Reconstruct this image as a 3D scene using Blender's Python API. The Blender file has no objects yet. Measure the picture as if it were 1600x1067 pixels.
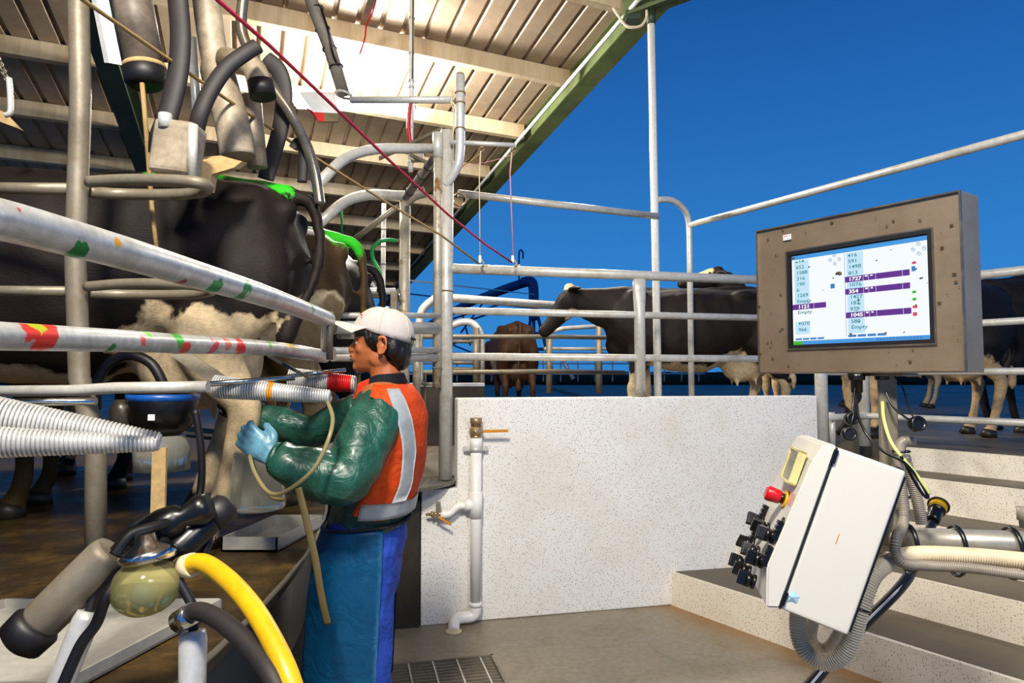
import bpy, bmesh, math, random
from mathutils import Vector as V, Matrix, Euler, noise as mnoise
random.seed(7)
C = bpy.context.scene.collection
PI = math.pi; UP = V((0, 0, 1))
# ---------------------------------------------------------------- camera
F = 1067.0; CAMZ = 1.47; HOR = 590.0
PITCH = math.atan((HOR - 533.5) / F)
cam_d = bpy.data.cameras.new('camera'); cam_d.sensor_width = 36; cam_d.lens = 36 * F / 1600
cam_d.clip_start = 0.05; cam_d.clip_end = 400
cam = bpy.data.objects.new('camera', cam_d); C.objects.link(cam)
cam.location = (0, 0, CAMZ); cam.rotation_euler = (PI / 2 + PITCH, 0, 0)
bpy.context.scene.camera = cam
def ray(px, py):
    u = (px - 800) / F; v = (533.5 - py) / F
    return V((u, math.cos(PITCH) - v * math.sin(PITCH), math.sin(PITCH) + v * math.cos(PITCH)))
def P(px, py, D):                      # pixel + distance -> place in the yard
    r = ray(px, py); r = r * (D / r.y); return V((r.x, r.y, r.z + CAMZ))
def PZ(px, py, z):
    r = ray(px, py); r = r * ((z - CAMZ) / r.z); return V((r.x, r.y, z))
def PP(px, py, pt, n):
    r = ray(px, py); o = V((0, 0, CAMZ)); t = (V(pt) - o).dot(n) / r.dot(n); return o + r * t
# ---------------------------------------------------------------- materials
def lin(c):
    return tuple(((x / 255) / 12.92 if x / 255 <= .04045 else ((x / 255 + .055) / 1.055) ** 2.4) for x in c) + (1,)
def hx(s): return lin(tuple(int(s[i:i + 2], 16) for i in (0, 2, 4)))
MATS = {}
class NT:
    def __init__(s, name):
        s.m = bpy.data.materials.new(name); s.m.use_nodes = True; s.t = s.m.node_tree
        s.b = s.t.nodes['Principled BSDF']; MATS[name] = s.m
    def n(s, t, **k):
        o = s.t.nodes.new(t)
        for a, b in k.items(): setattr(o, a, b)
        return o
    def l(s, a, b): s.t.links.new(a, b)
    def coord(s, kind='Object', scale=(1, 1, 1)):
        if kind == 'World':
            g = s.n('ShaderNodeNewGeometry').outputs['Position']
        else: g = s.n('ShaderNodeTexCoord').outputs[kind]
        mp = s.n('ShaderNodeMapping'); mp.inputs['Scale'].default_value = scale; s.l(g, mp.inputs[0]); return mp.outputs[0]
    def noise(s, vec, sc, det=4, rough=.6, dist=0):
        q = s.n('ShaderNodeTexNoise'); q.inputs['Scale'].default_value = sc; q.inputs['Detail'].default_value = det
        q.inputs['Roughness'].default_value = rough; q.inputs['Distortion'].default_value = dist
        s.l(vec, q.inputs['Vector']); return q.outputs['Fac']
    def ramp(s, fac, stops, interp='LINEAR'):
        r = s.n('ShaderNodeValToRGB'); r.color_ramp.interpolation = interp; e = r.color_ramp.elements
        e[0].position, e[0].color = stops[0]; e[1].position, e[1].color = stops[-1]
        for p, c in stops[1:-1]:
            x = e.new(p); x.color = c
        s.l(fac, r.inputs[0]); return r.outputs[0]
    def mix(s, fac, a, b, mode='MIX'):
        m = s.n('ShaderNodeMix', data_type='RGBA', blend_type=mode)
        for sock, v in ((m.inputs[0], fac), (m.inputs[6], a), (m.inputs[7], b)):
            if isinstance(v, (tuple, float, int)): sock.default_value = v
            else: s.l(v, sock)
        return m.outputs[2]
    def math(s, op, a, b=0.0):
        m = s.n('ShaderNodeMath', operation=op)
        for i, v in ((0, a), (1, b)):
            if isinstance(v, (float, int)): m.inputs[i].default_value = v
            else: s.l(v, m.inputs[i])
        return m.outputs[0]
    def bump(s, h, st=.3, d=.01):
        b = s.n('ShaderNodeBump'); b.inputs['Strength'].default_value = st; b.inputs['Distance'].default_value = d
        s.l(h, b.inputs['Height']); s.l(b.outputs[0], s.b.inputs['Normal'])
    def set(s, **k):
        for a, v in k.items():
            sock = s.b.inputs[a.replace('_', ' ')]
            if isinstance(v, (tuple, float, int)): sock.default_value = v
            else: s.l(v, sock)
        return s.m
BW = lambda a: (a, a, a, 1)
def plain(name, col, rough=.5, metal=0, var=.12, sc=14, bump=0, coat=0, **k):
    t = NT(name); c = hx(col)
    v = t.noise(t.coord('Object'), sc, 5)
    dark = tuple(x * (1 - var * 2) for x in c[:3]) + (1,); lite = tuple(min(1, x * (1 + var)) for x in c[:3]) + (1,)
    t.set(Base_Color=t.ramp(v, [(.3, dark), (.7, lite)]), Roughness=rough, Metallic=float(metal))
    if coat: t.set(Coat_Weight=coat, Coat_Roughness=.1)
    if bump: t.bump(v, bump)
    for a, b in k.items(): t.b.inputs[a.replace('_', ' ')].default_value = b
    return t.m
def dirty(name, col, dirtcol, lo, hi, rough=.5, metal=0, sc=6, rvar=.15, bumpv=.05, stretch=(1, 1, 1)):
    t = NT(name); co = t.coord('Object', stretch)
    a = t.noise(co, sc, 8, .7); b = t.noise(co, sc * 7, 4, .6)
    base = t.ramp(b, [(.3, tuple(x * .8 for x in hx(col)[:3]) + (1,)), (.7, hx(col))])
    f = t.ramp(a, [(lo, BW(0)), (hi, BW(1))])
    t.set(Base_Color=t.mix(f, base, hx(dirtcol)), Roughness=t.math('ADD', t.math('MULTIPLY', a, rvar), rough - rvar / 2))
    t.set(Metallic=(t.math('MULTIPLY', t.math('SUBTRACT', 1.0, f), float(metal)) if metal else 0.0))
    if bumpv: t.bump(b, bumpv)
    return t.m
# ---------------------------------------------------------------- mesh helpers
def BM(): return bmesh.new()
def frame(t, ref=None):
    t = V(t).normalized(); r = V(ref) if ref is not None else (V((0, 0, 1)) if abs(t.z) < .95 else V((1, 0, 0)))
    a = r.cross(t).normalized(); b = t.cross(a).normalized(); return a, b
def resample(pts, n):
    pts = [V(p) for p in pts]; d = [0]
    for i in range(1, len(pts)): d.append(d[-1] + (pts[i] - pts[i - 1]).length)
    out = []; j = 0
    for k in range(n + 1):
        s = d[-1] * k / n
        while j < len(pts) - 2 and d[j + 1] < s: j += 1
        u = (s - d[j]) / max(1e-9, d[j + 1] - d[j]); out.append(pts[j].lerp(pts[j + 1], min(1, max(0, u))))
    return out
def smooth(pts, k=8, closed=False):    # Catmull-Rom through points
    pts = [V(p) for p in pts]; n = len(pts); out = []
    for i in range(n if closed else n - 1):
        g = lambda j: pts[j % n] if closed else pts[max(0, min(n - 1, j))]
        p0, p1, p2, p3 = g(i - 1), g(i), g(i + 1), g(i + 2)
        for s in range(k):
            t = s / k
            out.append(.5 * ((2 * p1) + (p2 - p0) * t + (2 * p0 - 5 * p1 + 4 * p2 - p3) * t * t + (3 * p1 - p0 - 3 * p2 + p3) * t ** 3))
    if not closed: out.append(pts[-1])
    return out
def fillet(pts, r, k=6):
    pts = [V(p) for p in pts]; out = [pts[0]]
    for i in range(1, len(pts) - 1):
        a, b, c = pts[i - 1], pts[i], pts[i + 1]
        rr = min(r, (a - b).length * .49, (c - b).length * .49)
        s = b + (a - b).normalized() * rr; e = b + (c - b).normalized() * rr
        for j in range(k + 1):
            t = j / k; out.append(s.lerp(b, t).lerp(b.lerp(e, t), t))
    out.append(pts[-1]); return out
def tube(bm, pts, r, seg=14, cap=True, r2=None, ref=None):
    """sweep; r may be a list (per point); r2 second radius list for ellipses"""
    pts = [V(p) for p in pts]; n = len(pts)
    R = r if isinstance(r, (list, tuple)) else [r] * n
    Q = r2 if isinstance(r2, (list, tuple)) else ([r2] * n if r2 else R)
    rings = []; a = None
    for i in range(n):
        t = (pts[min(i + 1, n - 1)] - pts[max(i - 1, 0)])
        if t.length < 1e-9: t = V((0, 0, 1))
        t.normalize()
        if ref is not None or a is None: a, b = frame(t, ref)
        else:
            a = (a - t * a.dot(t)); a = a.normalized() if a.length > 1e-6 else frame(t)[0]; b = t.cross(a)
        rings.append([bm.verts.new(pts[i] + a * (math.cos(2 * PI * j / seg) * R[i]) + b * (math.sin(2 * PI * j / seg) * Q[i])) for j in range(seg)])
    for i in range(n - 1):
        for j in range(seg):
            f = bm.faces.new((rings[i][j], rings[i][(j + 1) % seg], rings[i + 1][(j + 1) % seg], rings[i + 1][j])); f.smooth = True
    if cap:
        bm.faces.new(rings[0][::-1]); bm.faces.new(rings[-1])
    return bm
def pipe(bm, pts, r, seg=14, bend=0): return tube(bm, fillet(pts, bend) if bend else pts, r, seg)
def cyl(bm, a, b, r, seg=20, r2=None): return tube(bm, [a, b], [r, r2 if r2 is not None else r], seg)
def lathe(bm, a, axis, prof, seg=24):   # prof: (distance along axis, radius)
    a = V(a); ax = V(axis).normalized(); u, w = frame(ax); rings = []
    for d, r in prof:
        rings.append([bm.verts.new(a + ax * d + (u * math.cos(2 * PI * j / seg) + w * math.sin(2 * PI * j / seg)) * max(r, .0001)) for j in range(seg)])
    for i in range(len(rings) - 1):
        for j in range(seg):
            f = bm.faces.new((rings[i][j], rings[i][(j + 1) % seg], rings[i + 1][(j + 1) % seg], rings[i + 1][j])); f.smooth = abs(prof[i][0] - prof[i + 1][0]) > 1e-6
    bm.faces.new(rings[0][::-1]); bm.faces.new(rings[-1]); return bm
def box(bm, o, ux, uy, uz, bev=0):     # o corner, three edge vectors
    o, ux, uy, uz = V(o), V(ux), V(uy), V(uz)
    vs = [bm.verts.new(o + ux * i + uy * j + uz * k) for k in (0, 1) for j in (0, 1) for i in (0, 1)]
    fs = [(0, 2, 3, 1), (4, 5, 7, 6), (0, 1, 5, 4), (2, 6, 7, 3), (0, 4, 6, 2), (1, 3, 7, 5)]
    ff = [bm.faces.new([vs[i] for i in f]) for f in fs]
    if ux.cross(uy).dot(uz) < 0: bmesh.ops.reverse_faces(bm, faces=ff)
    if bev:
        ed = list({e for f in ff for e in f.edges})
        bmesh.ops.bevel(bm, geom=ed, offset=bev, segments=3, affect='EDGES', profile=.6)
    return bm
def cbox(bm, c, s, bev=0, rot=None):
    c = V(c); R = rot if rot is not None else Matrix.Identity(3)
    ux, uy, uz = R @ V((s[0], 0, 0)), R @ V((0, s[1], 0)), R @ V((0, 0, s[2]))
    return box(bm, c - (ux + uy + uz) / 2, ux, uy, uz, bev)
def prism(bm, poly, ext):              # planar polygon extruded by vector
    ext = V(ext); a = [bm.verts.new(V(p)) for p in poly]; b = [bm.verts.new(V(p) + ext) for p in poly]; n = len(a)
    fs = [bm.faces.new(a), bm.faces.new(b[::-1])]
    for i in range(n): fs.append(bm.faces.new((a[i], b[i], b[(i + 1) % n], a[(i + 1) % n])))
    bmesh.ops.recalc_face_normals(bm, faces=fs); return bm
def ell(bm, c, r, rot=None, seg=18, rings=12):
    m = Matrix.Translation(V(c)) @ ((rot.to_4x4()) if rot is not None else Matrix.Identity(4)) @ Matrix.Diagonal((r[0], r[1], r[2], 1))
    g = bmesh.ops.create_uvsphere(bm, u_segments=seg, v_segments=rings, radius=1, matrix=m)
    for v in g['verts']:
        for f in v.link_faces: f.smooth = True
    return bm
def torus(bm, c, axis, R, r, seg=28, s2=8, a0=0, a1=2 * PI):
    u, w = frame(axis); n = seg
    pts = [V(c) + (u * math.cos(a0 + (a1 - a0) * i / n) + w * math.sin(a0 + (a1 - a0) * i / n)) * R for i in range(n + 1)]
    return tube(bm, pts, r, s2)
def ribbed(bm, pts, r, pitch=.008, amp=.12, seg=16, r1=None):
    L = sum((V(pts[i + 1]) - V(pts[i])).length for i in range(len(pts) - 1)); n = int(L / pitch) * 4
    q = resample(pts, n); rr = []
    for i in range(n + 1):
        base = r + ((r1 if r1 else r) - r) * i / n
        rr.append(base * (1 + amp * (1, .35, -1, .35)[i % 4]))
    return tube(bm, q, rr, seg)
def sections(bm, secs, seg=24, ex=2.0, axis='x'):
    """secs: (centre, ru, rw, u, w) superellipse rings in order"""
    rings = []
    for c, ru, rw, u, w in secs:
        ring = []
        for j in range(seg):
            a = 2 * PI * j / seg; ca, sa = math.cos(a), math.sin(a)
            k = (abs(ca) ** ex + abs(sa) ** ex) ** (-1 / ex)
            ring.append(bm.verts.new(V(c) + V(u) * (ca * k * ru) + V(w) * (sa * k * rw)))
        rings.append(ring)
    for i in range(len(rings) - 1):
        for j in range(seg):
            f = bm.faces.new((rings[i][j], rings[i][(j + 1) % seg], rings[i + 1][(j + 1) % seg], rings[i + 1][j])); f.smooth = True
    bm.faces.new(rings[0][::-1]); bm.faces.new(rings[-1]); return bm
WORLD = {}
def wloc(o): return WORLD.get(o.name, V((0, 0, 0)))
def mat(m): return MATS[m] if isinstance(m, str) else m
def obj(name, bm, m, parent=None, origin=None, sm=None):
    """link a bmesh built in yard coordinates as ONE object with its origin at its base"""
    if sm is not None:
        for f in bm.faces: f.smooth = sm
    bmesh.ops.recalc_face_normals(bm, faces=bm.faces[:])
    if parent is not None: org = wloc(parent)
    elif origin is not None: org = V(origin)
    else:
        xs = [v.co for v in bm.verts]
        org = V(((min(v.x for v in xs) + max(v.x for v in xs)) / 2, (min(v.y for v in xs) + max(v.y for v in xs)) / 2, min(v.z for v in xs)))
    for v in bm.verts: v.co -= org
    me = bpy.data.meshes.new(name); bm.to_mesh(me); bm.free()
    for x in (m if isinstance(m, list) else [m]): me.materials.append(mat(x))
    o = bpy.data.objects.new(name, me); C.objects.link(o)
    if parent is not None: o.parent = parent
    else: o.location = org
    WORLD[o.name] = org; return o
def tag(o, label=None, cat=None, group=None, kind=None):
    if label: o['label'] = label
    if cat: o['category'] = cat
    if group: o['group'] = group
    if kind: o['kind'] = kind
    return o
def thing(name, label, cat, loc, group=None, rz=0):
    o = bpy.data.objects.new(name, None); o.empty_display_size = .1; C.objects.link(o); o.location = loc; WORLD[o.name] = V(loc)
    return tag(o, label, cat, group)
def struct(name, bm, m, parent=None):
    o = obj(name, bm, m, parent)
    if parent is None: o['kind'] = 'structure'
    return o
def remeshed(bm, vox, sm_iter=6, fac=.5, disp=None):
    """fuse overlapping shells of a bmesh into one continuous skin"""
    me = bpy.data.meshes.new('tmp'); bm.to_mesh(me); bm.free()
    o = bpy.data.objects.new('tmp', me); C.objects.link(o)
    r = o.modifiers.new('r', 'REMESH'); r.mode = 'VOXEL'; r.voxel_size = vox
    if sm_iter:
        s = o.modifiers.new('s', 'SMOOTH'); s.iterations = sm_iter; s.factor = fac
    dg = bpy.context.evaluated_depsgraph_get(); me2 = bpy.data.meshes.new_from_object(o.evaluated_get(dg))
    bpy.data.objects.remove(o); bpy.data.meshes.remove(me)
    b = bmesh.new(); b.from_mesh(me2); bpy.data.meshes.remove(me2)
    if disp:
        b.normal_update()
        for v in b.verts: v.co += v.normal * disp(v.co)
    for f in b.faces: f.smooth = True
    return b
def text_bm(bm, s, origin, u, v, size, ext=0.0003, align='LEFT', bold=0.0):
    cu = bpy.data.curves.new('t', 'FONT'); cu.body = s; cu.size = 1; cu.align_x = align; cu.offset = bold
    cu.resolution_u = 3
    o = bpy.data.objects.new('t', cu); C.objects.link(o)
    dg = bpy.context.evaluated_depsgraph_get(); me = bpy.data.meshes.new_from_object(o.evaluated_get(dg))
    n = V(u).cross(V(v)).normalized(); M = [V(u), V(v), n]; idx = []
    for q in me.vertices: idx.append(bm.verts.new(V(origin) + V(u) * q.co.x * size + V(v) * q.co.y * size + n * ext))
    for p in me.polygons:
        try: bm.faces.new([idx[i] for i in p.vertices])
        except ValueError: pass
    bpy.data.objects.remove(o); bpy.data.curves.remove(cu); bpy.data.meshes.remove(me); return bm
SCREEN_E = 1.0
# ---------------------------------------------------------------- shared materials
dirty('galvanised', 'd6d3ca', '94876c', .5, .78, rough=.42, metal=.25, sc=5, rvar=.2)
dirty('galvanised_bright', 'dbdad6', 'a39a88', .6, .85, rough=.36, metal=.3, sc=7, rvar=.2)
dirty('galvanised_rusty', 'd0c7b2', '7c5324', .52, .64, rough=.5, metal=.4, sc=9)
dirty('galvanised_dull', '968c7a', '655840', .4, .7, rough=.5, metal=.45, sc=6)
dirty('purlin_paint', 'd2be9c', 'a07d4c', .45, .75, rough=.6, sc=3, stretch=(1, 1, .15))
dirty('roof_sheet', 'ab957c', '876f54', .5, .8, rough=.5, metal=.1, sc=1.5)
dirty('beam_paint', '6f7d4a', '4d5636', .45, .7, rough=.5, sc=3)
dirty('rafter_paint', '33442f', '222b1f', .4, .7, rough=.5, sc=3)
dirty('white_conduit', 'eeeae2', 'cbbfa8', .6, .85, rough=.4, sc=6)
dirty('curb_concrete', '4b4437', '2b261c', .35, .7, rough=.7, sc=3)
dirty('stainless', '978b7c', '6b5d4c', .5, .9, rough=.34, metal=.9, sc=8)
dirty('steel_plate', '8f8b80', '55503f', .45, .75, rough=.3, metal=.7, sc=9)
dirty('dark_steel', '4c4438', '221d15', .35, .7, rough=.35, metal=.5, sc=4)
dirty('cream_plastic', 'b3a48c', '6a5a42', .4, .7, rough=.5, sc=7)
dirty('tray_white', 'b9b4a8', '85795f', .6, .85, rough=.4, sc=6)
plain('black_rubber', '141215', .5, sc=20, bump=.05)
plain('dark_hose', '241f20', .62, sc=20)
plain('black_plastic', '0d0d0f', .3)
plain('white_plastic', 'e9e7e2', .35, var=.04)
plain('white_powder', 'e6e3dc', .38, var=.03)
plain('pvc_white', 'f3f0ea', .3, var=.03)
plain('brass', 'b59a70', .3, .55)
plain('chrome', 'c8c8c6', .18, 1.0, var=.05)
plain('orange_handle', 'd88a12', .4)
plain('red_plastic', 'c2101c', .3)
plain('yellow_plastic', 'eab40c', .35)
plain('yellow_hose', 'd8a80e', .35)
plain('green_hose', '1fa04a', .35)
plain('red_cord', 'c01f45', .6)
plain('rope_tan', 'a88a55', .8, bump=.3, sc=120)
plain('rope_pale', 'dcc9a2', .8)
plain('rope_pink', 'd98a9a', .7)
plain('grey_conduit', '8b8174', .45)
plain('cream_conduit', 'd5c5a6', .45, var=.1)
plain('khaki_strap', '63552f', .6)
plain('blue_plastic', '1455a8', .35)
plain('tan_fabric', 'bfa06c', .8, bump=.2, sc=50)
plain('red_paint', 'd11a1a', .4)
plain('white_paint', 'e8eaea', .4, var=.04)
def galv_paint():
    t = NT('galvanised_splashed'); w = t.coord('World')
    a = t.noise(w, 9, 6); b = t.noise(w, 60, 4)
    base = t.mix(t.ramp(a, [(.5, BW(0)), (.8, BW(1))]), t.ramp(b, [(.3, hx('b2b4b4')), (.7, hx('d3d4d2'))]), hx('9a958c'))
    nz = t.n('ShaderNodeTexNoise'); nz.inputs['Scale'].default_value = 38; nz.inputs['Detail'].default_value = 5; t.l(w, nz.inputs['Vector'])
    sp = [((24, 330), .88, .006, 'd0302e'), ((112, 390), .88, .02, '15803f'), ((176, 386), 1.0, .013, 'd89a1a'), ((330, 447), 1.5, .022, '1c8b45'), ((372, 454), 1.7, .03, '1c8b45'), ((278, 438), 1.4, .013, 'a8342a'),
          ((480, 480), 2.2, .026, '3f9a50'), ((68, 522), 1.36, .034, 'e8352c'), ((40, 520), 1.36, .018, 'e8352c'), ((50, 506), 1.36, .02, 'b8c820'), ((218, 532), 1.7, .014, 'e86a5a'),
          ((226, 523), 1.7, .014, '7cc84a'), ((276, 533), 1.86, .024, '3fb03a'), ((283, 542), 1.86, .022, 'e0392e'), ((328, 541), 1.95, .024, 'd84a66'), ((372, 541), 2.05, .028, 'e02f36'),
          ((350, 536), 2.0, .02, 'e07a74'), ((420, 541), 2.15, .02, '74b060'), ((450, 540), 2.2, .02, 'd8b030'), ((165, 546), 1.6, .015, '2c8b45')]
    for (px, py), D, r, col in sp:
        mp = t.n('ShaderNodeVectorMath', operation='DISTANCE'); t.l(w, mp.inputs[0]); mp.inputs[1].default_value = SPLASH(px, py, D)
        d = t.math('ADD', mp.outputs['Value'], t.math('MULTIPLY', t.math('SUBTRACT', nz.outputs['Fac'], .5), r * 2.2))
        base = t.mix(t.ramp(t.math('DIVIDE', d, r), [(.82, BW(1)), (1.0, BW(0))]), base, hx(col))
    t.set(Base_Color=base, Roughness=t.math('ADD', t.math('MULTIPLY', a, .25), .25), Metallic=.45); t.bump(b, .04)
def speckle(name, base, fleck, stain=0):
    t = NT(name); w = t.coord('World')
    vo = t.n('ShaderNodeTexVoronoi'); vo.inputs['Scale'].default_value = 125; t.l(w, vo.inputs['Vector'])
    n2 = t.noise(w, 260, 3); n3 = t.noise(w, 2.2, 6); n4 = t.noise(w, 420, 2)
    sz = t.math('ADD', .12, t.math('MULTIPLY', t.n('ShaderNodeTexNoise').outputs['Fac'], .0))
    cell = t.n('ShaderNodeSeparateColor'); t.l(vo.outputs['Color'], cell.inputs[0])
    rad = t.math('MULTIPLY', cell.outputs[0], .40)
    d = t.math('ADD', vo.outputs['Distance'], t.math('MULTIPLY', t.math('SUBTRACT', n2, .5), .35))
    fl = t.math('LESS_THAN', d, rad)
    c1 = t.mix(t.math('MULTIPLY', fl, .95), hx(base), t.mix(cell.outputs[1], hx(fleck), hx('b9a67c')))
    c1 = t.mix(t.ramp(n3, [(.45, BW(0)), (.85, BW(.45))]), c1, hx('c9b894'))
    t.set(Base_Color=c1, Roughness=.5); t.bump(n2, .12, .004)
speckle('speckled_wall', 'eceae6', '7d6c42')
speckle('speckled_riser', 'efe6d4', '75683f')
def floor_mat():
    t = NT('pit_floor'); w = t.coord('World'); a = t.noise(w, 1.3, 7, .65, .6); b = t.noise(w, 30, 6); c = t.noise(w, 3.5, 6, .6, 1)
    base = t.ramp(a, [(.25, hx('6f6855')), (.5, hx('8a806d')), (.75, hx('a0937d'))])
    base = t.mix(t.ramp(c, [(.5, BW(0)), (.75, BW(.7))]), base, hx('665c34'))
    base = t.mix(.25, base, t.ramp(b, [(.3, hx('4f4839')), (.7, hx('b1a48d'))]))
    dt = t.n('ShaderNodeVectorMath', operation='DOT_PRODUCT'); t.l(w, dt.inputs[0]); dt.inputs[1].default_value = (.83, .558, 0)
    ds = t.math('ADD', dt.outputs['Value'], t.math('MULTIPLY', t.math('SUBTRACT', c, .5), .35))
    base = t.mix(t.ramp(t.math('SUBTRACT', ds, 2.4), [(.72, BW(0)), (.95, BW(.75))]), base, hx('8a5f22'))
    t.set(Base_Color=base, Roughness=t.ramp(a, [(.3, BW(.22)), (.65, BW(.55))])); t.bump(b, .15, .006)
floor_mat()
def deck_mat():
    t = NT('wet_rubber_deck'); w = t.coord('World'); a = t.noise(w, 5, 8, .75, .2); b = t.noise(w, 45, 5)
    base = t.ramp(a, [(.3, hx('2a2112')), (.5, hx('42331a')), (.75, hx('6f5629'))])
    t.set(Base_Color=base, Roughness=t.ramp(a, [(.3, BW(.3)), (.7, BW(.6))])); t.b.inputs['Specular IOR Level'].default_value = .22; t.bump(b, .35, .01)
deck_mat()
def yard_mat(name, c0, c1, sc=1.0):
    t = NT(name); w = t.coord('World'); a = t.noise(w, sc, 8, .7, .8); b = t.noise(w, 18, 5)
    t.set(Base_Color=t.ramp(a, [(.3, hx(c0)), (.7, hx(c1))]), Roughness=t.ramp(a, [(.3, BW(.35)), (.7, BW(.75))])); t.bump(b, .3, .01)
yard_mat('wet_yard', '3f3a30', '6d6554')
yard_mat('step_tread', '4d4639', '6b6150', 3)
def wrap(name, base_c, spec): pass

def emis(name, col, st):
    t = NT(name); t.set(Base_Color=(0, 0, 0, 1), Roughness=.3); t.b.inputs['Emission Color'].default_value = hx(col); t.b.inputs['Emission Strength'].default_value = st
for n_, c_, e_ in (('screen_white', 'f6fbff', 1), ('screen_blue', '4a9adf', 1), ('screen_pale', 'c4e6fa', 1), ('screen_purple', '64348e', 1), ('screen_teal', '23808c', 1), ('screen_bright', 'ffffff', 1), ('screen_icon', '3f7fc4', 1), ('screen_green', '46b52c', 1), ('screen_red', 'd8485a', 1)):
    emis(n_, c_, SCREEN_E)
plain('dried_dirt', '4e3a1e', .8, var=.3); plain('green_dirt', '1e6a3c', .7); plain('lime_cable', 'cfd87a', .4); plain('blue_smudge', '9cc6d8', .5); plain('faded_red', 'dba79c', .5)
plain('aged_clear', 'd9cf8e', .25); dirty('galvanised_splash_free', 'aaa69d', '857b69', .5, .8, rough=.4, metal=.5, sc=8)
t = NT('smoked_clear'); t.set(Base_Color=hx('d8d6c6'), Roughness=.15, Transmission_Weight=.75, IOR=1.2)
plain('box_white', 'd3cfc6', .35, var=.015, sc=3)
t = NT('stainless_face'); co = t.coord('World'); a = t.noise(co, 5, 6, .7); st_n = t.noise(t.coord('World', (1, 1, 60)), 14, 3)
t.set(Base_Color=t.mix(t.ramp(a, [(.4, BW(0)), (.8, BW(.7))]), hx('b09a80'), hx('8d7353')), Metallic=.75, Roughness=t.math('ADD', .3, t.math('MULTIPLY', st_n, .2)))
t.bump(t.noise(t.coord('World', (1, 1, 40)), 30, 3), .05, .002)
plain('tower_blue', '1d4a80', .5, var=.08)
t = NT('lamp_glow'); t.set(Base_Color=(1, 1, 1, 1)); t.b.inputs['Emission Color'].default_value = (1, .97, .9, 1); t.b.inputs['Emission Strength'].default_value = 30
t = NT('amber_clear'); t.set(Base_Color=hx('d8cf8a'), Roughness=.12, Transmission_Weight=.7, IOR=1.25)
t = NT('clear_tube'); t.set(Base_Color=hx('a89c70'), Roughness=.2, Transmission_Weight=.45, IOR=1.3)
dirty('grey_pvc', '85786a', '463b31', .4, .65, rough=.5, sc=5)
dirty('galvanised_shiny', '8a8172', '4b4234', .45, .75, rough=.25, metal=.8, sc=6)
plain('hedge_green', '16301f', .9, var=.3, sc=3)
# ---------------------------------------------------------------- setting
# pit floor, with a pocket for the drain grate
gx0, gx1, gy0, gy1 = -1.0, 0, -1.0, 0
GM = Matrix.Translation((-.104, 3.717, 0)) @ Matrix.Rotation(math.atan2(.2305, .973), 4, 'Z')
def gt(bm): bmesh.ops.transform(bm, matrix=GM, verts=bm.verts[:]); return bm
bm = BM()
for (x0, x1, y0, y1) in ((-2.2, gx0, -6, 1.2), (gx1, 7, -6, 1.2), (gx0, gx1, -6, gy0), (gx0, gx1, gy1, 1.2)):
    box(bm, (x0, y0, -.1), (x1 - x0, 0, 0), (0, y1 - y0, 0), (0, 0, .1))
struct('floor', gt(bm), 'pit_floor')
bm = BM(); box(bm, (gx0 - .02, gy0 - .02, -.3), (gx1 - gx0 + .04, 0, 0), (0, gy1 - gy0 + .04, 0), (0, 0, .02)); struct('trim_1', gt(bm), 'dark_steel')
g = thing('drain_grate', 'galvanised bar grating over the pit floor drain, beside the worker', 'drain grate', (-.5, 3.1, -.03))
bm = BM()
y = gy0 + .02
while y < gy1: cbox(bm, ((gx0 + gx1) / 2, y, -.018), (gx1 - gx0 - .03, .006, .03)); y += .036
obj('bearing_bars', gt(bm), 'galvanised_dull', g)
bm = BM(); x = gx1 - .07
while x > gx0: cbox(bm, (x, (gy0 + gy1) / 2, -.006), (.008, gy1 - gy0 - .02, .01)); x -= .125
obj('cross_bars', gt(bm), 'galvanised', g)
bm = BM()
for s in ((gx0 + .006, (gy0 + gy1) / 2, .012, gy1 - gy0), (gx1 - .006, (gy0 + gy1) / 2, .012, gy1 - gy0)): cbox(bm, (s[0], s[1], -.015), (s[2], s[3], .035))
for yy in (gy0 + .006, gy1 - .006): cbox(bm, ((gx0 + gx1) / 2, yy, -.015), (gx1 - gx0, .012, .035))
obj('frame', gt(bm), 'galvanised_dull', g)

WL = V((-.333, 4.18, 0)); WD = V((.973, .2305, 0)); WN = V((-.2305, .973, 0))  # wall line, direction, back
def wall_at(px):        # point of wall face in a pixel column
    k = (px - 800) / F; s = (WL.x - k * WL.y) / (k * WD.y - WD.x); return WL + WD * s
WE = wall_at(1276); WT = 1.345; TH = .12
bm = BM(); L = (WE - WL).length
box(bm, WL, WD * L, WN * TH, (0, 0, WT), .012)
a0 = WL - WD * .215
box(bm, a0, WD * .235, WN * TH, (0, 0, .80), .008)
struct('wall_front', bm, 'speckled_wall')
# yard behind the wall
YZ = .86; YZ2 = .97
bm = BM()
p = [WL - WD * 2.0 + WN * .13, WL + WD * 2.6 + WN * .13]
prism(bm, [(-1.2, 4.22, YZ), (WL.x - .02, 4.3, YZ), (WL.x + .1, 4.45, YZ), (WE.x, WE.y + .13, YZ), (60, 20, YZ), (60, 120, YZ), (-60, 120, YZ), (-60, 9.5, YZ), (-5, 9.5, YZ), (-2.3, 7.0, YZ)], (0, 0, -.3))
struct('ground', bm, 'wet_yard')
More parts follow.
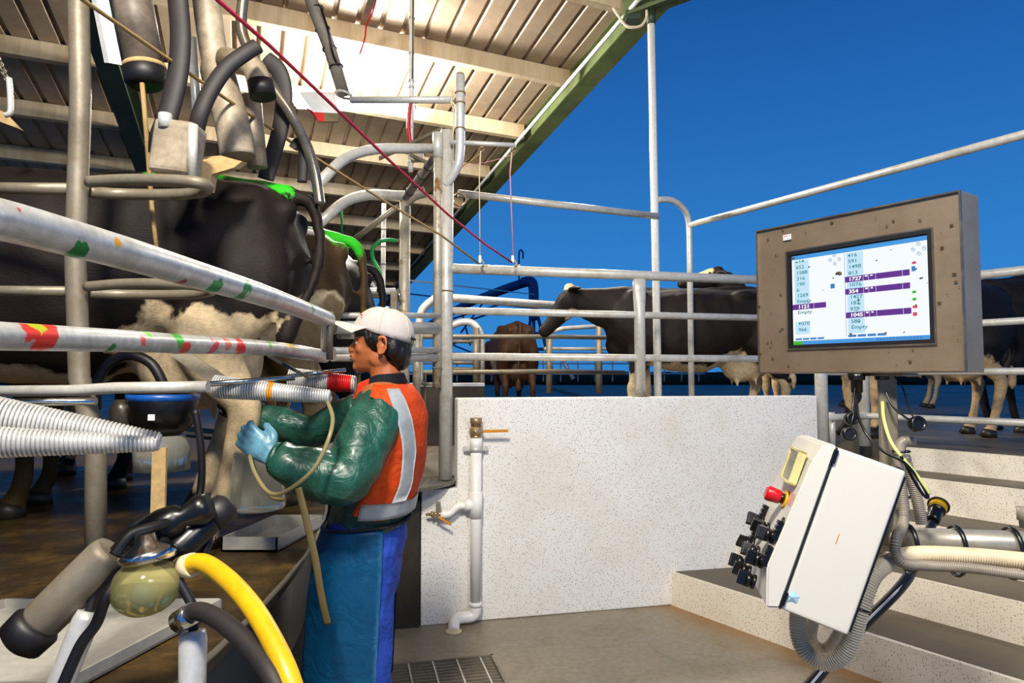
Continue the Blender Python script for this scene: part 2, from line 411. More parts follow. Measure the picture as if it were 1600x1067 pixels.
# steps, cut along the wall line and rising to the yard
SD = V((.558, -.83, 0)); SN = V((.83, .558, 0))
def step_pt(n, t):      # point with SN-offset n, at distance t beyond the wall line
    # solve WL+WD*s has SN dot = n
    s = (n - WL.dot(SN)) / WD.dot(SN); return WL + WD * s + SD * t
ST = [(3.37, 0, .21), (3.82, .21, .41), (4.22, .41, .62), (4.62, .62, .83), (4.97, .83, .985)]
bt = BM()
bm = BM()
for i, (n, z0, z1) in enumerate(ST):
    n2 = ST[i + 1][0] if i < 4 else 5.36
    a, b = step_pt(n, -.02), step_pt(n, 5.0); c, d = step_pt(n2 + .02, 5.0), step_pt(n2 + .02, -.02)
    prism(bm, [V((q.x, q.y, 0)) for q in (a, b, c, d)], (0, 0, z1))
    a, b = step_pt(n + .028, -.0), step_pt(n + .028, 5.0); c, d = step_pt(n2 - .004, 5.0), step_pt(n2 - .004, -.0)
    prism(bt, [V((q.x, q.y, z1 - .01)) for q in (a, b, c, d)], (0, 0, .013))
st = struct('concrete_steps', bm, 'speckled_riser')
o = obj('step_treads', bt, 'step_tread', st)
tag(st, 'flight of speckled white concrete steps rising to the yard', 'steps')
bm = BM()   # yard to the right, behind the steps
a, b = step_pt(5.35, 6.0), step_pt(5.35, -.4)
prism(bm, [V((q.x, q.y, .98)) for q in (a, b, V((2.0, 5.2, 0)), V((2.0, 40, 0)), V((60, 40, 0)), V((60, -4, 0)))], (0, 0, -.3))
struct('trim_2', bm, 'wet_yard')
# rotary platform
RC = V((-7.68, 1.6, 0)); RR = 7.0
rp = thing('rotary_platform', 'round rotary milking platform with wet brown deck on the left', 'milking platform', (RC.x, RC.y, .3))
bm = BM(); lathe(bm, (RC.x, RC.y, .80), (0, 0, 1), [(0, RR - .25), (0, RR - .01), (.05, RR), (.052, 2.0)], 160); obj('deck', bm, 'wet_rubber_deck', rp, sm=False)
bm = BM(); lathe(bm, (RC.x, RC.y, .12), (0, 0, 1), [(0, RR - .16), (.35, RR - .10), (.37, RR - .05), (.68, RR - .03), (.68, RR - .3)], 160); obj('skirt', bm, 'dark_steel', rp, sm=False)
bm = BM(); torus(bm, (RC.x, RC.y, .845), (0, 0, 1), RR + .002, .008, 160, 6); obj('edge_trim', bm, 'galvanised_dull', rp)
bm = BM(); lathe(bm, (RC.x, RC.y, 0), (0, 0, 1), [(0, RR - .5), (.3, RR - .5), (.3, RR - .9)], 96); obj('base_ring', bm, 'curb_concrete', rp)
# low dark curb beyond the pit, white capped
def curb(name, label, pts, z0, z1, th=.15):
    r = thing(name, label, 'curb', (pts[0].x, pts[0].y, z0)); d = (pts[1] - pts[0]); d.z = 0; nn = V((-d.y, d.x, 0)).normalized() * th
    b1 = BM(); box(b1, (pts[0].x, pts[0].y, z0), d, nn, (0, 0, z1 - z0)); obj('concrete_body', b1, 'curb_concrete', r)
    b2 = BM(); box(b2, V((pts[0].x, pts[0].y, z1)) - nn * .08, d, nn * 1.16, (0, 0, .03), .004); obj('white_cap', b2, 'white_paint', r)
    return r
curb('yard_curb', 'low dark concrete kerb with a white top behind the twin post', [P(560, 600, 6.0), P(757, 600, 6.3)], YZ, 1.39)
# round checker-plate landing at the wall end
lp = thing('checker_plate', 'rounded checker plate landing beside the end of the speckled wall', 'metal plate', (-.6, 4.1, .80))
ctr = V((-.92, 4.38, .845)); bm = BM(); lathe(bm, ctr - V((0, 0, .03)), (0, 0, 1), [(0, .50), (.005, .59), (.024, .595), (.03, .585)], 72); obj('plate', bm, 'steel_plate', lp, sm=False)
bm = BM(); k = 0
for i in range(-12, 12):
    for j in range(-12, 12):
        q = V((i * .048, j * .048 + (.024 if i % 2 else 0), 0))
        if q.length < .55:
            k = (i + j) % 2; a = PI / 4 if k else -PI / 4
            cbox(bm, ctr + q + V((0, 0, .001)), (.026, .008, .004), 0, Matrix.Rotation(a, 3, 'Z'))
t_ = obj('tread_pattern', bm, 'steel_plate', lp)
# dark steel cabinet side below the landing
bm = BM(); q0 = WL - WD * .22; box(bm, q0 - WD * .42 + V((0, -.02, 0)), WD * .42, WN * .3, (0, 0, .74), .004)
tag(obj('steel_door_panel', bm, 'dark_steel'), 'dark wet steel panel below the checker plate behind the worker', 'panel')

# ---------------------------------------------------------------- roof
RCo, RA, RB = 5.03, .048, -.1034
def roofz(x, y, off=0): return RCo + RA * x + RB * y + off
E0 = V((.59, 6.65, 0)); D1 = V((-.389, 1, 0)); D2 = V((.907, .4208, 0))
def edge(t, s=0, off=0):     # t metres along the slope from purlin 1, s metres across (right is +)
    q = E0 + D1 * t + D2 * s; return V((q.x, q.y, roofz(q.x, q.y, off)))
DP = 1.11; T0, T1 = -6.3, 9.4
bm = BM(); prof = []; s = .05
while s > -13:
    prof += [(s, .16), (s - .15, .16), (s - .165, .19), (s - .185, .19)]; s -= .20
top = [bm.verts.new(edge(T0, a, h)) for a, h in prof]; bot = [bm.verts.new(edge(T1, a, h)) for a, h in prof]
top2 = [bm.verts.new(edge(T0, a, h + .006)) for a, h in prof]; bot2 = [bm.verts.new(edge(T1, a, h + .006)) for a, h in prof]
for i in range(len(prof) - 1):
    bm.faces.new((top[i], top[i + 1], bot[i + 1], bot[i])); bm.faces.new((top2[i], bot2[i], bot2[i + 1], top2[i + 1]))
struct('ceiling', bm, 'roof_sheet')
k = -6
while k <= 8:
    t = k * DP
    if t > T0 and t < T1:
        a, b = edge(t, -.02), edge(t, -12.9); bm = BM(); dn = V((D1.x, D1.y, roofz(D1.x, D1.y) - roofz(0, 0))).normalized()
        up = V((0, 0, 1)); L_ = b - a
        box(bm, a - dn * .002, L_, dn * .006, up * .155); box(bm, a, L_, dn * .065, up * .005); box(bm, a + up * .15, L_, dn * .065, up * .005); box(bm, a + dn * .06, L_, dn * .005, up * .022)
        where = {-6: 'overhead', -5: 'overhead, second', -4: 'overhead, third', -3: 'overhead, fourth', -2: 'overhead, fifth', -1: 'nearest to the top edge of the photo', 0: 'second from the photo top, ending high on the green beam', 1: 'ending at the green beam just above the tall J shaped pipe', 2: 'crossing behind the twin galvanised posts near their top', 3: 'just below the level of the hanging ring bar', 4: 'crossing at the green hose top', 5: 'crossing behind the curved green hose', 6: 'just above the upper yard gate', 7: 'far, second from the low end of the roof', 8: 'last at the low far end of the roof'}[k]
        tag(obj('roof_purlin', bm, 'purlin_paint'), 'cream roof purlin, ' + where, 'purlin', 'purlins under the roof sheet')
    k += 1
def beam(name, label, s0, w, m, t0, t1, z0, z1, cat='beam'):
    r = thing(name, label, cat, edge(t0, s0, z0))
    for nm, a0, a1, h0, h1 in (('bottom_flange', s0, s0 + w, z0, z0 + .014), ('top_flange', s0, s0 + w, z1 - .014, z1), ('web', s0 + w * .5 - .005, s0 + w * .5 + .005, z0, z1)):
        bm = BM(); a, b = edge(t0, a0, h0), edge(t1, a0, h0); box(bm, a, b - a, D2 * (a1 - a0), (0, 0, h1 - h0)); obj(nm, bm, m, r)
    return r
beam('roof_beam', 'olive green steel edge beam running down the roof against the sky', 0.0, .19, 'beam_paint', T0, T1, -.06, .17)
beam('rafter', 'dark green steel rafter under the purlins at upper left', -4.15, .17, 'rafter_paint', T0, T1, -.32, -.01)
bm = BM(); pipe(bm, [edge(T0, -.1, -.05), edge(T1, -.1, -.05)], .019)
tag(obj('conduit', bm, 'white_conduit'), 'white conduit running down along the green roof beam', 'conduit')
# green brace and bracket at the upper right corner of the roof
br = thing('roof_brace', 'green steel cross beam with bolted bracket at the top of the tall sky pole', 'beam', P(985, 20, 5.4))
a, b = P(976, 24, 5.35), P(1150, -40, 5.0); bm = BM(); box(bm, a, b - a, (0, .16, 0), (0, 0, .03)); box(bm, a + V((0, .07, 0)), b - a, (0, .015, 0), (0, 0, .2)); obj('channel', bm, 'beam_paint', br)
bm = BM(); cbox(bm, P(988, 28, 5.4), (.12, .12, .07), .004); obj('bracket', bm, 'rafter_paint', br)
bm = BM(); tube(bm, smooth([P(958, 12, 5.35), P(967, 26, 5.35), P(980, 41, 5.3), P(1000, 41, 5.3), P(1010, 28, 5.3), P(1010, 16, 5.3)]), .011, 8); tag(obj('flexible_cable', bm, 'cream_conduit'), 'short looped cable hanging from the roof corner bracket', 'cable')

bm = BM(); prism(bm, [(-6, 9.4, 0), (-2.35, 6.6, 0), (-1.25, 4.98, 0), (-.38, 4.90, 0), (-.38, 5.02, 0), (-1.15, 5.1, 0), (-2.25, 6.8, 0), (-6, 9.6, 0)], (0, 0, .85)); struct('wall_back', bm, 'curb_concrete')

bm = BM(); x = -60
hd = thing('distant_hedge', 'low dark green hedge along the horizon behind the yard', 'hedge', (20, 60, .8))
pts = [(-80 + i * 1.2, 60 + mnoise.noise(V((i * .3, 1, 2))) * 2, 0) for i in range(180)]
for i, p_ in enumerate(pts): ell(bm, (p_[0], p_[1], 1.3), (1.3, 1.0, .75 + .35 * mnoise.noise(V((i * .7, 5, 2)))), None, 8, 6)
obj('foliage', remeshed(bm, .35, 1), 'hedge_green', hd)
# ---------------------------------------------------------------- stainless monitor
mTL, mBL = P(1185, 362, 2.03), P(1185, 583, 2.03)
mA = V((.7325, 2.03, 1.482)); mB = V((1.051, 1.58, 1.482)); U = (mB - mA); MW = U.length; U = U.normalized(); MN = V((-U.y, U.x, 0)) * -1
if MN.dot(-mA) < 0: MN = -MN
MH = .428; MDp = .10
mon = thing('monitor', 'stainless steel monitor enclosure with lit milking list screen', 'monitor', mA - MN * MDp / 2 + U * MW / 2)
bm = BM(); box(bm, mA - MN * MDp, U * MW, MN * (MDp - .004), UP * MH, .003)
def mp(px, py, off=0): q = PP(px, py, mA, MN); return q + MN * off
def uv(px, py): q = PP(px, py, mA, MN) - mA; return q.dot(U), q.z
sx0, sz0 = uv(1234, 542); sx1, sz1 = uv(1462, 539); _, sz2 = uv(1227, 392); _, sz3 = uv(1454, 361)
sx0 = (uv(1234, 542)[0] + uv(1227, 392)[0]) / 2; sx1 = (uv(1462, 539)[0] + uv(1454, 361)[0]) / 2
zb, zt = (sz0 + sz1) / 2, (sz2 + sz3) / 2
obj('housing', bm, 'stainless_face', mon)
def fr(bm, x0, x1, z0, z1, w, o0, o1):   # rectangular frame on the face
    for a, b, c, d in ((x0, x1, z0, z0 + w), (x0, x1, z1 - w, z1), (x0, x0 + w, z0 + w, z1 - w), (x1 - w, x1, z0 + w, z1 - w)):
        box(bm, mA + U * a + UP * c + MN * o0, U * (b - a), UP * (d - c), MN * (o1 - o0))
bm = BM(); fr(bm, 0, MW, 0, MH, .004, -.006, .002); fr(bm, sx0 - .004, sx1 + .004, zb - .004, zt + .004, .004, -.004, .001); obj('face_rim', bm, 'stainless', mon)
bm = BM(); box(bm, mA + U * sx0 + UP * zb - MN * .002, U * (sx1 - sx0), UP * (zt - zb), MN * .0005); obj('bezel', bm, 'black_plastic', mon)
bm = BM(); fr(bm, sx0, sx1, zb, zt, .010, -.002, .0006); obj('gasket', bm, 'black_rubber', mon)
lx0 = (uv(1235, 400)[0] + uv(1242, 537)[0]) / 2; lx1 = (uv(1450, 369)[0] + uv(1458, 533)[0]) / 2
lz0 = (uv(1242, 537)[1] + uv(1458, 533)[1]) / 2; lz1 = (uv(1235, 400)[1] + uv(1450, 369)[1]) / 2
LW, LH = lx1 - lx0, lz1 - lz0
bm = BM(); box(bm, mA + U * lx0 + UP * lz0 - MN * .001, U * LW, UP * LH, MN * .001); scr = obj('screen', bm, 'screen_white', mon)
def sp(a, b, off=.0006): return mA + U * (lx0 + LW * a) + UP * (lz0 + LH * (1 - b)) + MN * off
def rect(bm, a0, b0, a1, b1, off=.0005):
    p = [sp(a0, b1, off), sp(a1, b1, off), sp(a1, b0, off), sp(a0, b0, off)]; bm.faces.new([bm.verts.new(q) for q in p])
# crop coordinates of the lit area -> 0..1
def st_(cx, cy):
    x, z = uv(1220 + cx / 5.335, 350 + cy / 5.335); return (x - lx0) / LW, 1 - (z - lz0) / LH
bm = BM(); rect(bm, 0, 0, 1, .045); obj('title_bar', bm, 'screen_blue', scr)
bm = BM(); rect(bm, 0, .955, 1, 1); obj('task_bar', bm, 'screen_blue', scr)
def sx_at(cx, cy=520): return st_(cx, cy)[0]
XL0, XL1, XR0, XR1 = sx_at(116), sx_at(238), sx_at(552), sx_at(692)
for a_, b_, c_, d_ in ((XL0, .055, XL1, .60), (XL0, .74, XL1, .88), (XR0, .055, XR1, .90)):
    bm = BM(); rect(bm, a_, b_, c_, d_, .0003); obj('number_column', bm, 'screen_pale', scr)
bt = BM(); tsz = .0136
def row_x(cx, cy): return st_(cx, cy)
left = [(150, 328, '14'), (128, 378, '652'), (132, 424, '1588'), (134, 472, '216'), (134, 519, '190'), (134, 566, '6'), (138, 612, '1269'), (138, 660, 'Empty'), (144, 752, 'Empty'), (150, 846, '1070'), (150, 896, '966')]
right = [(558, 280, '416'), (562, 328, '591'), (566, 374, '1498'), (566, 425, '813'), (570, 524, '1076'), (578, 624, '1427'), (580, 674, '187'), (580, 724, '979'), (588, 826, '580'), (590, 875, 'Empty')]
for cx, cy, s in left + right:
    a, b = st_(cx, cy); text_bm(bt, s, sp(a, b), U * 1.25, UP, tsz, .0009, bold=.012)
for cx, cy, s, xr in ((148, 706, '1121', 378), (568, 476, '1727', 1076), (570, 578, '354', 1080), (582, 774, '1045', 1090)):
    a, b = st_(cx, cy); e, _ = st_(xr, cy - 40); c0 = .0 if cx < 300 else XR0 - .012
    bm = BM(); rect(bm, c0, b - .048, e, b + .012, .0006); prow = obj('purple_row', bm, 'screen_purple', scr); wt = BM(); text_bm(wt, s, sp(a, b), U * 1.25, UP, tsz, .0013, bold=.03)
    for kx in (XR1 - XR0 + .01, .17, .22, .4): 
        xx = c0 + kx * (1 if cx > 300 else .8)
        if xx < e - .02: rect(wt, xx, b - .048, xx + .002, b + .012, .0011)
    if cx > 300: rect(wt, c0 + .145, b - .04, c0 + .165, b - .026, .0012); rect(wt, c0 + .185, b - .04, c0 + .2, b - .026, .0012)
    obj('highlighted_number', wt, 'screen_bright', prow)
obj('row_numbers', bt, 'screen_teal', scr)
bm = BM()
for cx, cy in ((448, 262), (412, 300), (488, 293), (452, 331), (1148, 166), (1104, 213), (1197, 200), (1152, 245)):
    a, b = st_(cx, cy); torus(bm, sp(a, b, .0008), MN, .0042, .0006, 20, 4); text_bm(bm, '+', sp(a, b, .0004) - U * .0025 - UP * .003, U, UP, .009, .0008)
obj('arrow_buttons', bm, 'screen_icon', scr)
bm = BM()
for i in range(4): rect(bm, .02 + i * .06, .925, .072 + i * .06, .945); rect(bm, XR0 + i * .07, .915, XR0 + .06 + i * .07, .94)
rect(bm, XR0 - .015, .05, XR0 - .012, .93); rect(bm, sx_at(415), .36, sx_at(450), .41); rect(bm, .885, .28, .91, .33); 
for i in range(14): rect(bm, .64 + i * .022, .966, .655 + i * .022, .985, .0009)
obj('tool_buttons', bm, 'screen_icon', scr)['kind'] = 'stuff'
bm = BM(); rect(bm, .0, .957, .075, .998, .0012); rect(bm, .885, .52, .91, .545); rect(bm, .885, .59, .91, .615); obj('green_icons', bm, 'screen_green', scr)
bm = BM(); rect(bm, .885, .665, .915, .69); rect(bm, .885, .73, .912, .765); rect(bm, .89, .235, .915, .26); obj('red_icons', bm, 'screen_red', scr)
# dried splashes on the glass
bm = BM(); random.seed(5)
def blot(bm, c, r, off, k=9, u=U, v=UP, n=MN):
    p = []
    for i in range(k):
        rr = r * random.uniform(.45, 1.1); a = 2 * PI * i / k; p.append(bm.verts.new(c + u * math.cos(a) * rr * 1.2 + v * math.sin(a) * rr * .75 + n * off))
    cc = bm.verts.new(c + n * (off + r * .25))
    for i in range(k): bm.faces.new((p[i], p[(i + 1) % k], cc))
for cx, cy, r in ((485, 415, .0085), (1172, 452, .005), (800, 305, .0032), (108, 285, .005), (240, 360, .0035), (585, 915, .005), (1030, 902, .003), (875, 906, .004), (918, 215, .002), (352, 550, .002), (1222, 490, .002), (1130, 375, .0035), (440, 450, .003)):
    a, b = st_(cx, cy); blot(bm, sp(a, b, 0), r, .0014)
obj('dirt_splashes', bm, 'dried_dirt', mon)
bm = BM()
for cx, cy, r in ((650, 630, .004), (655, 665, .004), (630, 720, .0025), (655, 815, .003), (135, 320, .004), (230, 650, .003), (162, 828, .003), (1130, 675, .003)):
    a, b = st_(cx, cy); blot(bm, sp(a, b, 0), r, .0015)
obj('green_specks', bm, 'green_dirt', mon)
bm = BM()
for i in range(95):
    a, b = random.uniform(.01, .99) * MW, random.uniform(.02, .98) * MH
    if sx0 - .01 < a < sx1 + .01 and zb - .01 < b < zt + .01: continue
    blot(bm, mA + U * a + UP * b, random.choice((.0015, .0022, .004, .005)), .0004, 7)
obj('face_dirt', bm, 'dried_dirt', mon)['kind'] = 'stuff'
# maker plate
c = mp(1224, 376, .0002); bm = BM(); box(bm, c, U * .025, UP * .0155, MN * .0006); pl = obj('maker_plate', bm, 'white_paint', mon)
bm = BM(); text_bm(bm, 'APC', c + U * .0015 + UP * .0085, U, UP, .0075, .0009, bold=.03)
q = c + U * .0185 + UP * .009; prism(bm, [q + MN * .0008, q + U * .004 + MN * .0008, q + U * .002 + UP * .004 + MN * .0008], MN * .0001); obj('red_lettering', bm, 'red_paint', pl)
bm = BM(); text_bm(bm, 'Technology', c + U * .0015 + UP * .0025, U, UP, .0042, .0009); obj('small_lettering', bm, 'black_plastic', pl)
# cable glands below
for px, y0, y1, r in ((1338, 584, 624, .0185), (1380, 584, 628, .019)):
    b0 = P(px, 584, 1.80); bm = BM(); b0.z = mA.z
    lathe(bm, b0, (0, 0, -1), [(0, r * 1.15), (.018, r * 1.15), (.019, r * .82), (.05, r * .8), (.052, r * .6), (.062, r * .66), (.072, r * .5), (.078, r * .3)], 18); obj('cable_plug', bm, 'black_plastic', mon)
# ---------------------------------------------------------------- stand
PX = P(1389, 700, 1.80); sb = 1.045
stand = thing('monitor_stand', 'galvanised square post carrying the monitor, standing on the side rail', 'stand', (PX.x, PX.y, sb))
bm = BM(); cbox(bm, (PX.x, PX.y, (sb + mA.z) / 2 + .01), (.043, .043, mA.z - sb), .006, Matrix.Rotation(math.radians(-25), 3, 'Z')); obj('post', bm, 'galvanised_dull', stand)
bm = BM(); cbox(bm, (PX.x, PX.y, mA.z - .004), (.12, .08, .008), .002, Matrix.Rotation(math.radians(-55), 3, 'Z')); obj('mounting_plate', bm, 'stainless', stand)
bm = BM(); cyl(bm, (PX.x, PX.y, sb - .005), (PX.x, PX.y, sb + .03), .038); obj('foot_collar', bm, 'galvanised_dull', stand)
r0, r1 = P(1352, 841, 1.83), P(1760, 856, 1.62)
bm = BM(); cyl(bm, r0, r1, .0315, 24); rl = obj('side_rail', bm, 'galvanised_splash_free', None)
tag(rl, 'thick galvanised rail behind the control box carrying ribbed hoses', 'rail')
bm = BM(); q = V((r1.x - .05, r1.y, 0)); cyl(bm, q, (q.x, q.y, r1.z), .03); obj('support_leg', bm, 'galvanised', rl)
bm = BM(); lathe(bm, r0, (r0 - r1), [(-.004, .033), (.004, .033), (.008, .02)]); obj('end_cap', bm, 'galvanised_dull', rl)
bm = BM(); q = P(1603, 812, 1.7); lathe(bm, (q.x, q.y, q.z - .02), (0, 0, 1), [(0, .014), (.018, .015), (.02, .019), (.05, .019), (.051, .010)]); tag(obj('pipe_socket', bm, 'grey_conduit'), 'grey plastic pipe socket standing on the rail at the right edge', 'pipe fitting')
for i, (px, n) in enumerate(((1425, 'nearest the stand post'), (1503, 'middle of the rail'), (1590, 'nearest the right edge'))):
    q = r0.lerp(r1, (px - 1352) / 408 * 1.0); bm = BM(); d = (r1 - r0).normalized()
    c_ = q + V((0, -.004, -.022)); u_, w_ = V((0, 1, 0)), V((0, 0, 1))
    pts = [c_ + u_ * .043 * math.cos(2 * PI * j / 24) + w_ * .062 * math.sin(2 * PI * j / 24) for j in range(25)]
    tube(bm, pts, .0035, 6, r2=.006); tag(obj('cable_tie', bm, 'black_plastic'), 'black cable tie around hose and thick rail, ' + n, 'cable tie', 'black ties on the thick rail')
# ribbed conduits
def hose(name, label, pts, r, m, cat='hose', k=8, rib=None, group=None, seg=14, tie=()):
    bm = BM(); q = smooth(pts, k)
    if rib: ribbed(bm, q, r, rib, .1, seg)
    else: tube(bm, q, r, seg)
    o = tag(obj(name, bm, m), label, cat, group); return o
h1 = hose('ribbed_conduit', 'thick cream ribbed conduit looping up from the control box and along the rail', [P(1250, 940, 1.62), P(1247, 985, 1.62), P(1260, 1020, 1.61), P(1292, 1035, 1.59), P(1325, 1012, 1.56), P(1345, 950, 1.55), P(1365, 898, 1.57), P(1400, 874, 1.62), P(1440, 866, 1.66), P(1520, 869, 1.66), P(1620, 878, 1.64), P(1700, 886, 1.63)], .0185, 'cream_conduit', 'conduit', 10, .0058)
bm = BM(); q = P(1344, 950, 1.552); torus(bm, q, (P(1352, 925, 1.55) - P(1338, 975, 1.55)), .0215, .0025, 24, 6); obj('tie', bm, 'black_plastic', h1)
hose('ribbed_conduit', 'second cream ribbed conduit tucked behind the thick one at the box corner', [P(1272, 965, 1.66), P(1268, 1000, 1.67), P(1290, 1014, 1.66), P(1312, 985, 1.64), P(1330, 940, 1.65), P(1350, 890, 1.68), P(1380, 865, 1.7)], .0125, 'cream_conduit', 'conduit', 10, .0055)
hose('ribbed_conduit', 'thin grey ribbed conduit curling round the post foot and under the rail', [P(1403, 720, 1.70), P(1408, 760, 1.68), P(1412, 812, 1.66), P(1402, 838, 1.58), P(1399, 862, 1.57), P(1412, 880, 1.57), P(1450, 884, 1.6), P(1520, 888, 1.6), P(1620, 902, 1.58), P(1700, 915, 1.57)], .011, 'grey_conduit', 'conduit', 10, .0048)
hose('ribbed_conduit', 'dark ribbed conduit dropping beside the smooth grey pipe to the rail', [P(1413, 712, 1.76), P(1424, 750, 1.76), P(1434, 785, 1.76), P(1440, 818, 1.76)], .013, 'grey_conduit', 'conduit', 10, .0048)
bm = BM(); tube(bm, smooth([P(1416, 688, 1.77), P(1406, 698, 1.77), P(1404, 730, 1.74), P(1412, 800, 1.70)]), .0145, 16); h = tag(obj('conduit_elbow', bm, 'grey_conduit'), 'smooth grey conduit elbow strapped to the monitor post', 'conduit')
bm = BM(); cyl(bm, P(1422, 682, 1.77), P(1421, 696, 1.77), .015); obj('open_end', bm, 'grey_conduit', h)
for yy in (705, 776):
    bm = BM(); torus(bm, P(1408, yy, 1.745), (0, 0, 1), .019, .003, 20, 6); obj('tie', bm, 'black_plastic', h)
hose('cable', 'yellow green cable hanging from the plug under the monitor', [P(1379, 628, 1.77), P(1381, 655, 1.74), P(1392, 690, 1.70), P(1412, 718, 1.67), P(1432, 742, 1.66), P(1452, 772, 1.66)], .0042, 'lime_cable', 'cable')
hose('cable', 'black cable looping from the left plug under the monitor behind the box top', [P(1338, 622, 1.78), P(1341, 650, 1.74), P(1355, 680, 1.70), P(1380, 705, 1.68), P(1412, 722, 1.66), P(1436, 750, 1.66), P(1450, 776, 1.66), P(1442, 772, 1.66), P(1425, 745, 1.67), P(1408, 712, 1.67)], .0036, 'black_plastic', 'cable')
def cap_on_cord(label, c0, pts, r=.015, tilt=(0, -1, .25)):
    t = thing('plug_cap', label, 'plug cap', c0)
    bm = BM(); ax = V(tilt).normalized(); lathe(bm, c0 - ax * .014, ax, [(0, r * .7), (.003, r), (.020, r), (.022, r * .85), (.0221, r * .7), (.018, r * .65)], 24); obj('cap', bm, 'black_plastic', t)
    bm = BM(); tube(bm, smooth(pts), .0022, 8); obj('cord', bm, 'black_plastic', t)
cap_on_cord('black round plug cap dangling on two cords right of the post', P(1434, 662, 1.72), [P(1395, 584, 1.77), P(1410, 605, 1.75), P(1418, 630, 1.74), P(1428, 655, 1.725)], .0195)
cap_on_cord('upper black plug cap hanging left of the post', P(1331, 654, 1.76), [P(1336, 605, 1.79), P(1333, 630, 1.77), P(1331, 650, 1.76)], .0165)
cap_on_cord('lower black plug cap hanging left of the post above the box', P(1327, 678, 1.74), [P(1338, 615, 1.78), P(1333, 650, 1.745), P(1328, 672, 1.74)], .0175)
hose('cord', 'short black cord from the plug to the right hand cap', [P(1384, 612, 1.76), P(1395, 635, 1.74), P(1415, 652, 1.725), P(1428, 660, 1.72)], .0028, 'black_plastic', 'cord')
# rubber hose with yellow nozzle lying across the steps
rh = thing('water_hose', 'black hose with a pale stripe and yellow nozzle lying on the steps', 'hose', P(1440, 830, 3.2))
hp = [P(1466, 795, 2.6), P(1455, 822, 2.5), P(1440, 858, 2.3), P(1424, 893, 2.1), P(1400, 925, 2.0), P(1350, 975, 1.95), P(1300, 1030, 1.9), P(1262, 1075, 1.85), P(1200, 1150, 1.8)]
hq = smooth(hp, 10); bm = BM(); tube(bm, hq, .0155, 14); obj('tube', bm, 'black_rubber', rh)
bm = BM(); tube(bm, [q + (V((0, 0, CAMZ)) - q).normalized() * .0145 + V((.003, 0, .003)) for q in hq], .0035, 6); obj('stripe', bm, 'white_paint', rh)
ax = (P(1470, 782, 2.62) - P(1455, 822, 2.5)).normalized(); bm = BM(); lathe(bm, P(1457, 815, 2.52), ax, [(0, .02), (.03, .024), (.05, .022), (.075, .026), (.076, .03)], 20); obj('collar', bm, 'black_plastic', rh)
bm = BM(); lathe(bm, P(1457, 815, 2.52) + ax * .076, ax, [(0, .024), (.012, .028), (.012, .031), (.03, .031), (.03, .027), (.036, .035)], 24); nz_ = obj('nozzle', bm, 'yellow_plastic', rh)
bm = BM(); torus(bm, P(1457, 815, 2.52) + ax * .112, ax, .034, .004, 28, 8); obj('nozzle_rim', bm, 'black_rubber', rh)

# ---------------------------------------------------------------- control box
bD = 1.50
pA, pB = P(1220, 952, bD), P(1303, 698, bD)           # lower and upper left corner of the big side face (body)
tilt = math.atan2((pB.x - pA.x), (pB.z - pA.z)) ; yaw = math.radians(11)
Hh = V((math.sin(tilt) * math.cos(yaw), -math.sin(tilt) * math.sin(yaw), math.cos(tilt))).normalized()  # along the box
Wd = V((math.sin(yaw), math.cos(yaw), 0)).normalized()           # away from camera
Nf = Wd.cross(Hh).normalized()
if Nf.x > 0: Nf = -Nf
BHt = (pB - pA).length; BDp = .142; BWd = .25
cb = thing('control_box', 'white tilted electrical control box with knobs and red stop button', 'control box', pA)
bm = BM(); box(bm, pA, -Nf * BDp, Hh * BHt, Wd * BWd, .008); body = obj('body', bm, 'box_white', cb)
l0 = pA - Wd * .002 + Nf * .003; LD = .042     # lid in front
prof = [(l0, 0, 0), (l0, 1, 0), ]
def lp_(n, h, w=0): return pA + Nf * (.003 + n) + Hh * h + Wd * w
bm = BM()
pol = [lp_(0, .002), lp_(0, BHt + .004), lp_(.026, BHt - .002), lp_(.038, BHt - .05), lp_(.052, .075), lp_(.026, -.008)]
prism(bm, [q - Wd * .002 for q in pol], Wd * (BWd + .004)); bmesh.ops.bevel(bm, geom=bm.edges[:], offset=.004, segments=2, affect='EDGES')
lid = obj('lid', bm, 'box_white', cb)
bm = BM(); box(bm, pA - Wd * .001 - Nf * .000, Nf * .004, Hh * BHt, Wd * BWd, 0); obj('seal', bm, 'black_rubber', cb)
for h in (.0, BHt - .045):
    bm = BM(); box(bm, pA + Hh * (h + .01) - Wd * .006 - Nf * .003, Nf * .009, Hh * .03, Wd * .006, .001); obj('hinge', bm, 'black_plastic', cb)
bm = BM(); box(bm, pA - Nf * (BDp + .004) + Hh * .008 + Wd * .004, Nf * .005, Hh * (BHt - .02), Wd * (BWd - .008)); obj('back_plate', bm, 'black_plastic', cb)
bm = BM(); cbox(bm, (PX + (pA - Nf * BDp + Hh * .25 + Wd * .13)) / 2 + V((0, 0, -.55 + .55)), (.1, .06, .04)) if False else box(bm, pA - Nf * (BDp + .0) + Hh * .14 + Wd * .18, -Nf * .05, Hh * .16, Wd * .04); obj('mounting_bracket', bm, 'galvanised_dull', cb)
bq = pA - Nf * (BDp + .04) + Hh * .22 + Wd * .2; bm = BM(); cyl(bm, bq, V((PX.x, PX.y, bq.z + .03)), .014); obj('mounting_arm', bm, 'galvanised_dull', cb)
def facept(n, h, w): # on the sloping front face: h along box, w across
    k = (h - .075) / (BHt - .06 - .075); return lp_(.052 + (.038 - .052) * (h - .075) / (BHt - .125) + n, h, w)
FN = Nf
bm = BM()   # smoked window
c = facept(.003, BHt - .112, .035); box(bm, c, Hh * .08, Wd * .085, FN * .014, .004); wn = obj('window_cover', bm, 'smoked_clear', cb)
bm = BM()
